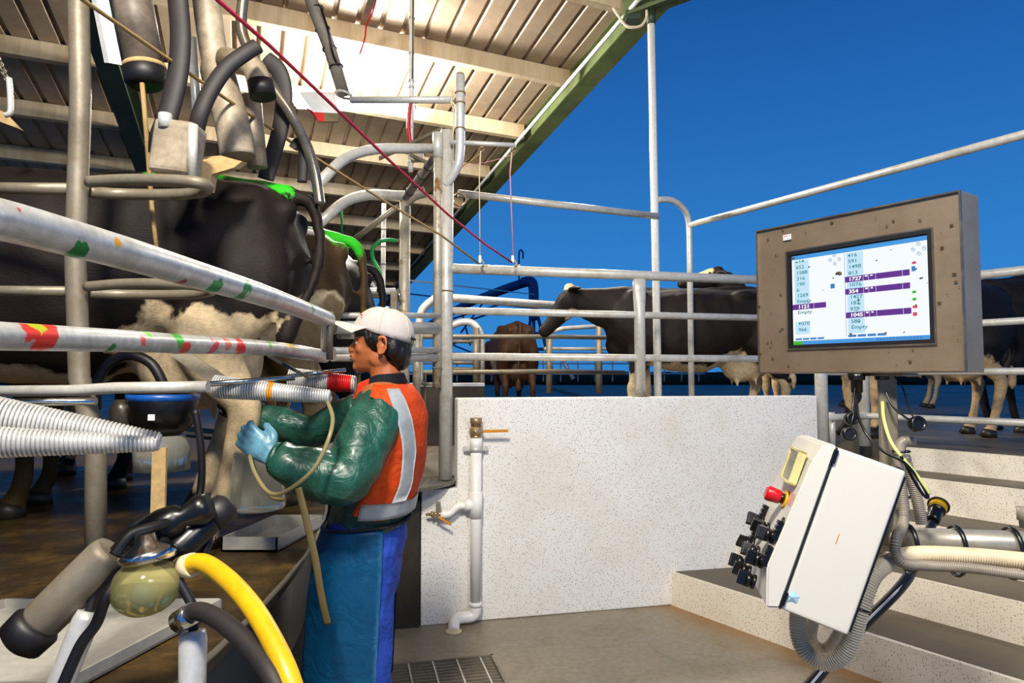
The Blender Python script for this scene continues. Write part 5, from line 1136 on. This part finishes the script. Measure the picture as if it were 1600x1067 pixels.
item('steel_tube', 'slim vertical tube rising from the side loop beside the grey cylinder', 'tube', tube(BM(), [P(222, 130, 2.2), P(228, 200, 2.2), P(238, 330, 2.2), P(246, 400, 2.2)], .0075, 10), 'rope_tan')
bm = BM(); q = P(160, 20, 2.6); box(bm, P(137, -30, 2.7), P(163, 98, 2.7) - P(137, -30, 2.7), (.04, .02, 0), (.02, 0, .0)); item('metal_bracket', 'pale flat bracket hanging beside the dark green rafter', 'bracket', bm, 'galvanised_bright')
hb = thing('gear_box', 'cream gear housing fixed on the side loop above the cow back', 'housing', P(278, 280, 2.1))
bm = BM(); cbox(bm, P(278, 235, 2.12), (.13, .10, .17), .02, Matrix.Rotation(.12, 3, 'Y')); obj('housing', bm, 'cream_plastic', hb)
bm = BM(); cyl(bm, P(302, 195, 2.06), P(300, 278, 2.06), .014); obj('cylinder_rod', bm, 'galvanised', hb)
bm = BM(); cyl(bm, P(258, 178, 2.08), P(258, 200, 2.08), .02); obj('clamp', bm, 'galvanised_bright', hb)
bm = BM(); prism(bm, [P(300, 246, 2.3), P(345, 243, 2.3), P(378, 252, 2.35), P(365, 262, 2.3), P(330, 272, 2.25), P(325, 300, 2.25), P(310, 292, 2.2), P(295, 262, 2.2)], (0, .05, .01)); item('pad', 'tan pad lying on the cow back beside the gear housing', 'pad', bm, 'tan_fabric')
ch = thing('chain', 'short chain with a steel hook at the left edge below the roof', 'chain', P(10, 180, 2.2))
for k in range(7):
    a, b = P(-3 + k * 2.2, 92 + k * 5, 2.2), None; bm = BM(); torus(bm, a, (1, 0, 0) if k % 2 else (0, 1, 0), .008, .002, 14, 6); obj('link', bm, 'galvanised_dull', ch)
bm = BM(); tube(bm, smooth([P(14, 122, 2.2), P(16, 150, 2.2), P(16, 175, 2.2), P(8, 180, 2.2)], 5), .009, 10); obj('hook', bm, 'galvanised', ch)
bm = BM(); prism(bm, [P(-30, 160, 2.3), P(0, 172, 2.3), P(27, 200, 2.3), P(0, 190, 2.3), P(-30, 184, 2.3)], (0, .03, 0)); item('wooden_wedge', 'tan pointed board poking in at the left edge below the roof', 'board', bm, 'tan_fabric')
# inner wall of the platform behind the cows
bm = BM(); lathe(bm, (RC.x, RC.y, DZ), (0, 0, 1), [(0, 4.3), (1.25, 4.3), (1.25, 4.1), (0, 4.1)], 96); obj('inner_wall', bm, 'dark_steel', rp, sm=False)
# ---------------------------------------------------------------- the worker
MD = 2.42
plain('boot_rubber', 'dedacf', .4); plain('glove_dark', '1c2a30', .35, bump=.2, sc=30)
def mx_(px, D=MD): return P(px, 500, D).x
def mz_(py, D=MD): return P(600, py, D).z
man_o = V((mx_(575), MD, 0))
plain('skin', 'a65f34', .42, var=.06, sc=10); plain('hair_black', '0d0a09', .4, bump=.3, sc=60); plain('cap_cloth', 'ece7e2', .75, var=.04, bump=.15, sc=120)
plain('eye_white', 'd8cfc4', .2, var=0); plain('iris', '140a06', .1, var=0); plain('lip', '8a4a38', .45); plain('navy_cloth', '12131f', .8); plain('glove_blue', '5f93a8', .35, var=.2, bump=.2, sc=30); plain('reflective', 'ccd6dc', .35, var=.08, bump=.2, sc=25)
def cloth(name, c0, c1, rough, sc=9, st=.5, coat=0, dist=.03):
    t = NT(name); co = t.coord('Object'); a = t.noise(co, sc, 4, .55, 1.2); b = t.noise(co, sc * 2.6, 3, .5, 2.0)
    t.set(Base_Color=t.ramp(b, [(.25, hx(c0)), (.75, hx(c1))]), Roughness=rough, Coat_Weight=coat); t.b.inputs['Coat Roughness'].default_value = .2
    t.bump(t.math('ADD', a, t.math('MULTIPLY', b, .5)), st, dist); return t.m
cloth('jacket_green', '0e3a30', '1d5645', .42, 5, .4, .2, .04); cloth('vest_orange', 'f04a12', 'ff6a1a', .7, 7, .35); cloth('apron_blue', '0a5688', '0c6c9e', .5, 4, .4, .1); cloth('trouser_blue', '0e3390', '1846ac', .8, 5, .5); cloth('collar_orange', 'ee3a1a', 'ff5a30', .7)
man = BM()
def mp3(f, l, z): return V((HX - f, HY + l, HZ + z))
HX, HY, HZ = mx_(598), MD, mz_(541)
def ring(bm, rows, seg=26, ex=2.2):     # rows: (x, y, z, rx, ry) horizontal rings
    sections(bm, [(V(r[:3]), r[3], r[4], V((1, 0, 0)), V((0, 1, 0))) for r in rows], seg, ex)
def head_shape(bm):
    ell(bm, mp3(.0, 0, .045), (.100, .079, .093), None, 28, 20)
    ring(bm, [mp3(.02, 0, .075)[:] + (.072, .064), mp3(.030, 0, .04)[:] + (.066, .064), mp3(.032, 0, .01)[:] + (.064, .064), mp3(.034, 0, -.02)[:] + (.062, .060), mp3(.040, 0, -.05)[:] + (.056, .050), mp3(.050, 0, -.075)[:] + (.045, .036), mp3(.058, 0, -.092)[:] + (.028, .020)], 28, 2.1)
    ell(bm, mp3(.082, 0, .030), (.016, .045, .011)); ell(bm, mp3(.088, 0, -.072), (.018, .020, .018))
    ell(bm, mp3(.094, 0, -.042), (.014, .024, .018))
    for l in (1, -1): ell(bm, mp3(.066, .038 * l, -.010), (.022, .020, .022)); ell(bm, mp3(.004, .050 * l, -.045), (.032, .012, .028))
    tube(bm, [mp3(.088, 0, .026), mp3(.098, 0, .008), mp3(.112, 0, -.008), mp3(.113, 0, -.013), mp3(.094, 0, -.022)], [.008, .009, .0115, .011, .006], 12, r2=[.010, .011, .015, .015, .010], ref=(0, 1, 0))
    for l in (1, -1): ell(bm, mp3(.104, .012 * l, -.013), (.009, .007, .0075))
    ell(bm, mp3(.104, 0, -.033), (.011, .020, .0058)); ell(bm, mp3(.1015, 0, -.0455), (.011, .018, .0062))
    tube(bm, [mp3(.012, 0, -.03), mp3(-.01, 0, -.09), mp3(-.022, 0, -.15)], [.05, .054, .062], 20, r2=[.05, .052, .06])
def ear(bm):
    for l in (1, -1):
        c_ = mp3(-.012, .076 * l, .0); pts = []
        for i in range(13):
            a = -2.0 + 4.4 * i / 12; pts.append(c_ + V((math.cos(a) * .018 + .004 * math.sin(a), l * (.006 + .006 * math.cos(a * .5)), math.sin(a) * .030)))
        tube(bm, pts, [.004] + [.006] * 11 + [.005], 8); ell(bm, c_ + V((-.005, 0, -.002)), (.014, .006, .025)); ell(bm, c_ + V((-.008, .002 * l, -.027)), (.009, .006, .010))
# joints
Ls, Le, Lw, Lh = P(590, 648, 2.24), P(528, 742, 2.12), P(432, 716, 2.12), P(408, 698, 2.12)
Rs, Re, Rw, Rh = P(574, 640, 2.60), P(478, 668, 2.62), P(405, 650, 2.60), P(382, 636, 2.60)
BAX = [(602, 592, .05, .07), (604, 606, .075, .13), (606, 620, .095, .175), (605, 650, .115, .20), (602, 700, .12, .19), (596, 750, .117, .175), (583, 800, .115, .165), (577, 822, .118, .165)]
TOR = [(mx_(x), MD, mz_(y), a, b) for x, y, a, b in BAX]
head_shape(man); ear(man)
ring(man, TOR, 26, 2.2)
HIPZ = mz_(850); ring(man, [(mx_(577), MD, mz_(815), .11, .15), (mx_(572), MD, mz_(860), .12, .16), (mx_(570), MD, mz_(900), .10, .15)])
for l, dx in ((-1, .02), (1, -.05)):
    tube(man, smooth([(mx_(572), MD + .085 * l, .86), (mx_(570) + dx * .5, MD + .09 * l, .5), (mx_(572) + dx, MD + .09 * l, .27), (mx_(574) + dx, MD + .09 * l, .08)], 5), interp([.085, .06, .052, .04], 5), 16)
    tube(man, [(mx_(578) + dx, MD + .09 * l, .05), (mx_(578) + dx - .16, MD + .09 * l, .035), (mx_(578) + dx - .21, MD + .09 * l, .03)], [.04, .035, .02], 12)
def arm(bm, S, E, W_, r, k=1):
    tube(bm, smooth([S, E, W_], 6), interp(r, 6), 18)
for S, E, W_ in ((Ls, Le, Lw), (Rs, Re, Rw)): arm(man, S, E, W_, [.055, .042, .027])
# hands with five fingers
def hand(bm, W_, dirv, palmn, side, g=0.0, curl=.9):
    d = dirv.normalized(); n = (palmn - d * palmn.dot(d)).normalized(); s = d.cross(n).normalized() * side
    c0 = W_ + d * .055
    sections(bm, [(W_ - d * .01, .024 + g, .018 + g, s, n), (W_ + d * .02, .032 + g, .018 + g, s, n), (W_ + d * .06, .041 + g, .016 + g, s, n), (W_ + d * .092, .040 + g, .013 + g, s, n)], 16, 2.3)
    for i, (o, L) in enumerate(((-.030, .066), (-.010, .076), (.011, .072), (.030, .056))):
        p = W_ + d * (.088 - abs(o) * .15) + s * o; pts = [p - d * .02]; a = .15 + .06 * i; seg = (.46, .3, .24)
        pts.append(p)
        for k in range(3):
            v = d * math.cos(a) + n * math.sin(a); p = p + v * L * seg[k] + s * o * .08; pts.append(p); a += curl * (.75, .8, .6)[k]
        tube(bm, smooth(pts, 4), [x + g for x in interp([.0095, .0095, .0088, .008, .0062], 4)], 10)
    p = W_ + d * .025 - s * .028; t1 = (-s * .75 + d * .65 + n * .25).normalized(); t2 = (-s * .15 + d * .9 + n * .5).normalized()
    tube(bm, smooth([p + s * .01, p + t1 * .028, p + t1 * .03 + t2 * .03, p + t1 * .03 + t2 * .055], 4), [x + g for x in interp([.014, .012, .0105, .008], 4)], 10)
LD_, RD_ = (Lw - Le).normalized(), (Rw - Re).normalized()
LDh = (LD_ + V((-.1, 0, .55))).normalized()
hand(man, Lw + LD_ * .01, LDh, V((0, 1, -.1)), 1); hand(man, Rw + RD_ * .01, RD_, V((0, -.6, .5)), -1)
b = remeshed(man, .0055, 3, .5)
me_o = V((mx_(575), MD, 0))
person = obj('person', b, 'skin', None, me_o)
tag(person, 'person in white cap, orange vest, green sleeves and blue apron reaching to the cow', 'person')
# eyes, brows, lips
for l in (1, -1):
    b = BM(); ell(b, mp3(.079, .031 * l, .011), (.0125, .013, .0095), None, 14, 10); e = obj('eye', b, 'eye_white', person)
    b = BM(); ell(b, mp3(.0885, .032 * l, .011), (.0038, .0058, .0058), None, 12, 8); obj('iris', b, 'iris', e)
    b = BM(); tube(b, smooth([mp3(.092, .014 * l, .033), mp3(.091, .035 * l, .037), mp3(.078, .052 * l, .032)], 5), [.0025] * 10 + [.0015], 8); obj('eyebrow', b, 'hair_black', person)
    b = BM(); tube(b, smooth([mp3(.091, .020 * l, .017), mp3(.0915, .032 * l, .021), mp3(.082, .044 * l, .016)], 5), .0035, 8); obj('eyelid', b, 'skin', person)
b = BM()
ell(b, mp3(.1075, 0, -.0335), (.0088, .019, .0045)); ell(b, mp3(.1045, 0, -.0455), (.0092, .018, .0052)); obj('lips', b, 'lip', person)
# hair
b = BM(); ell(b, mp3(-.014, 0, .03), (.098, .083, .085), None, 24, 16)
ell(b, mp3(-.055, 0, -.022), (.048, .066, .055)); ell(b, mp3(-.064, 0, -.055), (.034, .045, .032))
for l in (1, -1): 
    tube(b, [mp3(.045, .068 * l, .05), mp3(.038, .071 * l, .02), mp3(.034, .070 * l, .0)], [.022, .017, .007], 12, r2=[.010, .008, .004]); ell(b, mp3(.06, .055 * l, .045), (.03, .018, .016))
    ell(b, mp3(-.045, .062 * l, -.005), (.026, .018, .04))
hb_ = remeshed(b, .005, 2, .5, lambda p: mnoise.noise(V((p.x * 60, p.y * 60, p.z * 25))) * .003)
obj('hair', hb_, 'hair_black', person)
# cap
b = BM(); tl = math.radians(9)
CT = mp3(.0, 0, .047)
fw = V((-math.cos(tl), 0, math.sin(tl))); upv = V((math.sin(tl), 0, math.cos(tl)))
N_ = 36; rings = []
for i in range(13):
    a = i / 12 * PI / 2; hz_ = math.sin(a) ** .95 * .098; rr = math.cos(a) ** .8
    rings.append([b.verts.new(CT + fw * (math.cos(2 * PI * j / N_) * .110 * rr - (.004)) + V((0, 1, 0)) * (math.sin(2 * PI * j / N_) * .089 * rr) + upv * (hz_ - .008 - (.014 * max(0, -math.cos(2 * PI * j / N_)) - .022 * max(0, math.cos(2 * PI * j / N_)) if i == 0 else .008 * max(0, -math.cos(2 * PI * j / N_)) - .010 * max(0, math.cos(2 * PI * j / N_)) if i == 1 else 0))) for j in range(N_)])
for i in range(12):
    for j in range(N_): f = b.faces.new((rings[i][j], rings[i][(j + 1) % N_], rings[i + 1][(j + 1) % N_], rings[i + 1][j]))
bmesh.ops.solidify(b, geom=b.faces[:], thickness=-.003)
cap = obj('cap', b, 'cap_cloth', person, sm=True)
b = BM(); G = []
for i in range(8):
    k = i / 7; row = []
    for j in range(17):
        th = (j / 16 - .5) * 2.5; base = CT + fw * (math.cos(th) * .108 - .006) + V((0, 1, 0)) * math.sin(th) * .086
        q = base + fw * (k * .085 * math.cos(th * .62)) + upv * (.012 - .020 * k - .018 * (math.sin(th) ** 2) * k) + upv * .022 * (1 - (1 - k) ** 2) * math.cos(th)
        row.append(b.verts.new(q))
    G.append(row)
for i in range(7):
    for j in range(16): b.faces.new((G[i][j], G[i][j + 1], G[i + 1][j + 1], G[i + 1][j]))
bmesh.ops.solidify(b, geom=b.faces[:], thickness=.003); obj('brim', b, 'cap_cloth', cap, sm=True)
b = BM(); ell(b, CT + upv * .092, (.007, .007, .004)); obj('cap_button', b, 'cap_cloth', cap)
b = BM()
for k in range(6):
    th = PI / 6 + k * PI / 3; pts = []
    for i in range(12):
        a = i / 12 * PI / 2; rr = math.cos(a) ** .8; pts.append(CT + fw * (math.cos(th) * .111 * rr - .004) + V((0, 1, 0)) * math.sin(th) * .090 * rr + upv * (math.sin(a) ** .95 * .099 - .008))
    b2 = BM(); tube(b2, pts, .0011, 5); obj('seam', b2, 'rope_pale', cap)
b.free()
b = BM(); ell(b, mp3(.062, -.062, .106) , (.004, .003, .003)); obj('red_badge', b, 'red_paint', cap)
b = BM(); tube(b, smooth([mp3(-.100, -.03, .028), mp3(-.112, 0, .024), mp3(-.100, .03, .028)], 4), .009, 8, r2=.004); obj('cap_strap', b, 'navy_cloth', cap)
# jacket
def wob(s, a, f): return lambda p: mnoise.noise(V((p.x * f + s, p.y * f, p.z * f))) * a + mnoise.noise(V((p.x * f * 2.3, p.y * f * 2.3 + s, p.z * f * 1.4))) * a * .5
b = BM(); ring(b, [(x, y, z, a + .012, bb + .012) for x, y, z, a, bb in TOR[1:]], 28, 2.2)
for S, E, W_, R_ in ((Ls, Le, Lw, [.086, .082, .058]), (Rs, Re, Rw, [.08, .066, .05])):
    pts = smooth([S + V((.0, .03 if S is Ls else -.03, 0)), S.lerp(E, .5) + V((.012, 0, -.006)), E + V((.018, 0, -.012)), E.lerp(W_, .55) + V((0, 0, -.012)), W_], 6)
    tube(b, pts, interp([R_[0], R_[0] * .98, R_[1], (R_[1] + R_[2]) / 2 + .008, R_[2]], 6), 22)
jb = remeshed(b, .008, 3, .5, wob(3, .014, 9)); jk = obj('jacket', jb, 'jacket_green', person)
for S, E, W_ in ((Ls, Le, Lw), (Rs, Re, Rw)):
    d = (W_ - E).normalized(); b = BM(); lathe(b, W_ - d * .004, d, [(0, .052), (.012, .050), (.02, .040), (.021, .03)], 20); obj('cuff', b, 'jacket_green', jk)
# vest
def tor_at(z):
    for i in range(len(TOR) - 1):
        a, c_ = TOR[i], TOR[i + 1]
        if a[2] >= z >= c_[2]:
            k = (a[2] - z) / (a[2] - c_[2]); return [a[j] + (c_[j] - a[j]) * k for j in range(5)]
    return list(TOR[-1] if z < TOR[-1][2] else TOR[0])
def tp3(z, th, off):        # th measured from the back (+x), towards the camera positive
    x, y, _, a, bb = tor_at(z); ca, sa = math.cos(th), -math.sin(th); k = (abs(ca) ** 2.2 + abs(sa) ** 2.2) ** (-1 / 2.2)
    return V((x + ca * k * (a + off), y + sa * k * (bb + off), z))
def shell(z0, z1, t0, t1, off, nz=22, nt=30, edge=None, th=.004):
    b = BM(); g = []
    for i in range(nz + 1):
        k = i / nz; row = []
        for j in range(nt + 1):
            m = j / nt; tt = (t0(k) if callable(t0) else t0) * (1 - m) + (t1(k) if callable(t1) else t1) * m
            zb_ = z1(tt) if callable(z1) else z1; z = z0 + (zb_ - z0) * k
            q = tp3(z, tt, off); nn = V((q.x - tor_at(z)[0], q.y - MD, 0)).normalized(); row.append(b.verts.new(q + nn * (mnoise.noise(q * 11) * .008)))
        g.append(row)
    for i in range(nz):
        for j in range(nt): b.faces.new((g[i][j], g[i][j + 1], g[i + 1][j + 1], g[i + 1][j]))
    bmesh.ops.solidify(b, geom=b.faces[:], thickness=th); return b
zt_, zb_ = mz_(600), mz_(800)
fr_ = lambda k: 1.75 if k < .12 else (1.30 + .0 * k if k < .45 else 1.30 + (k - .45) * .9)
vest = obj('vest', shell(zt_, lambda t: zb_ + .012 * math.cos(t) + .05 * max(0, abs(t) - 1.2), lambda k: -fr_(k), fr_, .027), 'vest_orange', person, sm=True)
obj('reflective_band', shell(mz_(772), mz_(796), -1.5, 1.62, .033, 4, 30, th=.003), 'reflective', vest, sm=True)
for s in (1, -1):
    obj('reflective_band', shell(mz_(606), mz_(772), (lambda k, s=s: s * (.90 - .34 * math.sin(k * 2.2))), (lambda k, s=s: s * (1.28 - .38 * math.sin(k * 2.2))), .0325, 18, 6, th=.003), 'reflective', vest, sm=True)
# collar
b = BM(); g = []
for i in range(5):
    k = i / 4; row = []
    for j in range(25):
        a = 2 * PI * j / 24; rr = .066 + .022 * (1 - k) + .004 * k; fr2 = max(0, -math.cos(a)); row.append(b.verts.new(V((mx_(600) + math.cos(a) * (rr + .002) - .012 * fr2 - .004, MD + math.sin(a) * (rr + .004), mz_(606) + .045 * k - .035 * fr2 * (1 - k * .3) + .006 * math.cos(a)))))
    g.append(row)
for i in range(4):
    for j in range(24): b.faces.new((g[i][j], g[i][j + 1], g[i + 1][j + 1], g[i + 1][j]))
bmesh.ops.solidify(b, geom=b.faces[:], thickness=.005); obj('collar', b, 'collar_orange', person, sm=True)
b = BM(); g = []
for i in range(4):
    k = .30 + .75 * i / 3; row = []
    for j in range(25):
        a = -1.9 + 3.8 * j / 24; rr = .066 + .022 * (1 - k) + .004 * k + .006; fr2 = max(0, -math.cos(a)); row.append(b.verts.new(V((mx_(600) + math.cos(a) * (rr + .002) - .012 * fr2 - .004, MD + math.sin(a) * (rr + .004), mz_(606) + .045 * k - .035 * fr2 * (1 - k * .3) + .006 * math.cos(a)))))
    g.append(row)
for i in range(3):
    for j in range(24): b.faces.new((g[i][j], g[i][j + 1], g[i + 1][j + 1], g[i + 1][j]))
bmesh.ops.solidify(b, geom=b.faces[:], thickness=.003); obj('collar_band', b, 'navy_cloth', person)
# trousers, apron, belt, boots
b = BM(); ring(b, [(mx_(577), MD, mz_(806), .128, .17), (mx_(575), MD, mz_(840), .142, .18), (mx_(572), MD, mz_(900), .13, .175), (mx_(570), MD, mz_(930), .11, .16)])
for l, dx in ((-1, .03), (1, -.05)):
    tube(b, smooth([(mx_(586), MD + .085 * l, .90), (mx_(580) + dx * .5, MD + .095 * l, .62), (mx_(578) + dx, MD + .095 * l, .36), (mx_(578) + dx, MD + .095 * l, .20)], 5), interp([.098, .088, .08, .078], 5), 20)
obj('trousers', remeshed(b, .009, 3, .5, wob(9, .010, 10)), 'trouser_blue', person)
b = BM(); g = []; AR = [(mz_(812), 576, .142, .182), (mz_(850), 572, .158, .196), (mz_(920), 567, .166, .20), (mz_(1000), 563, .168, .20), (mz_(1080), 560, .168, .20), (.36, 556, .165, .20)]
for i in range(26):
    k = i / 25 * 5; q = min(4, int(k)); k -= q; A1, A2 = AR[q], AR[q + 1]; z, x, a, bb = [A1[j] + (A2[j] - A1[j]) * k for j in range(4)]; row = []
    for j in range(41):
        th = PI + (j / 40 - .5) * 2 * 2.2; ca, sa = math.cos(th), math.sin(th); kk = (abs(ca) ** 2.3 + abs(sa) ** 2.3) ** (-1 / 2.3)
        fold = 1 + .018 * math.sin(th * 7 + z * 3) * min(1, i / 10)
        row.append(b.verts.new(V((mx_(x) + ca * kk * a * fold, MD + sa * kk * bb * fold, z))))
    g.append(row)
for i in range(25):
    for j in range(40): b.faces.new((g[i][j], g[i][j + 1], g[i + 1][j + 1], g[i + 1][j]))
bmesh.ops.solidify(b, geom=b.faces[:], thickness=.004); obj('apron', b, 'apron_blue', person, sm=True)
b = BM(); pts = [V((mx_(578) + math.cos(a) * .146, MD + math.sin(a) * .186, mz_(812) - .012 * math.cos(a) * -1 + .004 * math.sin(3 * a))) for a in [2 * PI * j / 48 for j in range(49)]]
tube(b, pts, .011, 8, r2=.005, ref=(0, 0, 1)); obj('belt', b, 'navy_cloth', person)
for l, dx in ((-1, .03), (1, -.05)):
    b = BM(); x = mx_(578) + dx; y = MD + .095 * l
    tube(b, [(x, y, .34), (x, y, .2), (x, y, .1), (x - .005, y, .04)], [.075, .068, .062, .062], 18)
    ring(b, [(x - .06, y, .0, .145, .052), (x - .06, y, .03, .147, .054), (x - .055, y, .06, .135, .05), (x - .045, y, .085, .105, .045)], 22, 2.6)
    obj('boot', remeshed(b, .009, 4), 'boot_rubber', person)
for W_, dv, pn, sd, m_ in ((Lw + LD_ * .01, LDh, V((0, 1, -.1)), 1, 'glove_blue'), (Rw + RD_ * .01, RD_, V((0, -.6, .5)), -1, 'glove_dark')):
    b = BM(); hand(b, W_, dv, pn, sd, .0028); tube(b, [W_ - dv * .05, W_ + dv * .01], [.036, .031], 16); obj('glove', remeshed(b, .0045, 2), m_, person)
# ---------------------------------------------------------------- lights and sky
def area(name, loc, tgt, sx, sy, e, col=(1, 1, 1)):
    d = bpy.data.lights.new(name, 'AREA'); d.shape = 'RECTANGLE'; d.size = sx; d.size_y = sy; d.energy = e; d.color = col
    o = bpy.data.objects.new(name, d); C.objects.link(o); o.location = loc
    o.rotation_euler = (V(tgt) - V(loc)).to_track_quat('-Z', 'Y').to_euler(); return o
def point(name, loc, e, r=.05, col=(1, 1, 1)):
    d = bpy.data.lights.new(name, 'POINT'); d.energy = e; d.shadow_soft_size = r; d.color = col
    o = bpy.data.objects.new(name, d); C.objects.link(o); o.location = loc; return o
warm = (1, .93, .80)
# fluorescent batten with two visible glowing ends
fl = thing('roof_lamp', 'glowing lamp batten below the white lit part of the roof', 'lamp', P(560, 168, 5.0))
fa, fb = P(452, 160, 6.0), P(648, 170, 6.7)
bm = BM(); box(bm, fa + V((0, 0, .03)), fb - fa, V((0, .12, 0)), V((0, 0, .05)), .01); obj('housing', bm, 'white_powder', fl)
bm = BM(); cyl(bm, fa + V((.04, .03, .0)), fb + V((-.04, .03, .0)), .019, 14); cyl(bm, fa + V((.04, .09, .0)), fb + V((-.04, .09, .0)), .019, 14); obj('tubes', bm, 'lamp_glow', fl)
mid = (fa + fb) / 2
point('lamp_light', mid + V((.15, -.2, .05)), 430, .12, (1, .97, .9))
point('lamp_light', mid + V((.1, -.25, -.15)), 60, .12, (1, .97, .9))
area('pit_flood', (-.5, -.5, 4.25), (.9, 4.0, .7), .5, .5, 285, (1, .93, .80))
area('pit_flood', (1.6, -1.0, 4.1), (.2, 3.2, 1.0), 1.2, .8, 90, (1, .95, .87))
area('yard_flood', (1.0, 8.2, 4.3), (3.5, 7.0, 1), .5, .5, 160, (1, .9, .72))
w = bpy.data.worlds.new('dusk_sky'); bpy.context.scene.world = w; w.use_nodes = True; nt = w.node_tree
bg = nt.nodes['Background']; tc = nt.nodes.new('ShaderNodeTexCoord'); sx_ = nt.nodes.new('ShaderNodeSeparateXYZ'); nt.links.new(tc.outputs['Generated'], sx_.inputs[0])
rp_ = nt.nodes.new('ShaderNodeValToRGB'); nt.links.new(sx_.outputs['Z'], rp_.inputs[0]); e = rp_.color_ramp.elements
e[0].position = 0; e[0].color = hx('2f82cc'); e[1].position = 1; e[1].color = hx('0e4384')
for p_, c_ in ((.06, '3488d2'), (.18, '2f7ecb'), (.32, '266cb8'), (.48, '1b58a2')): x = e.new(p_); x.color = hx(c_)
nt.links.new(rp_.outputs[0], bg.inputs[0]); bg.inputs[1].default_value = 1.0
vs = bpy.context.scene.view_settings; vs.view_transform = 'Standard'; vs.look = 'None'; vs.gamma = 1; vs.use_curve_mapping = False; vs.exposure = 0.0
sc = bpy.context.scene; sc.cycles.max_bounces = 6; sc.cycles.use_denoising = True
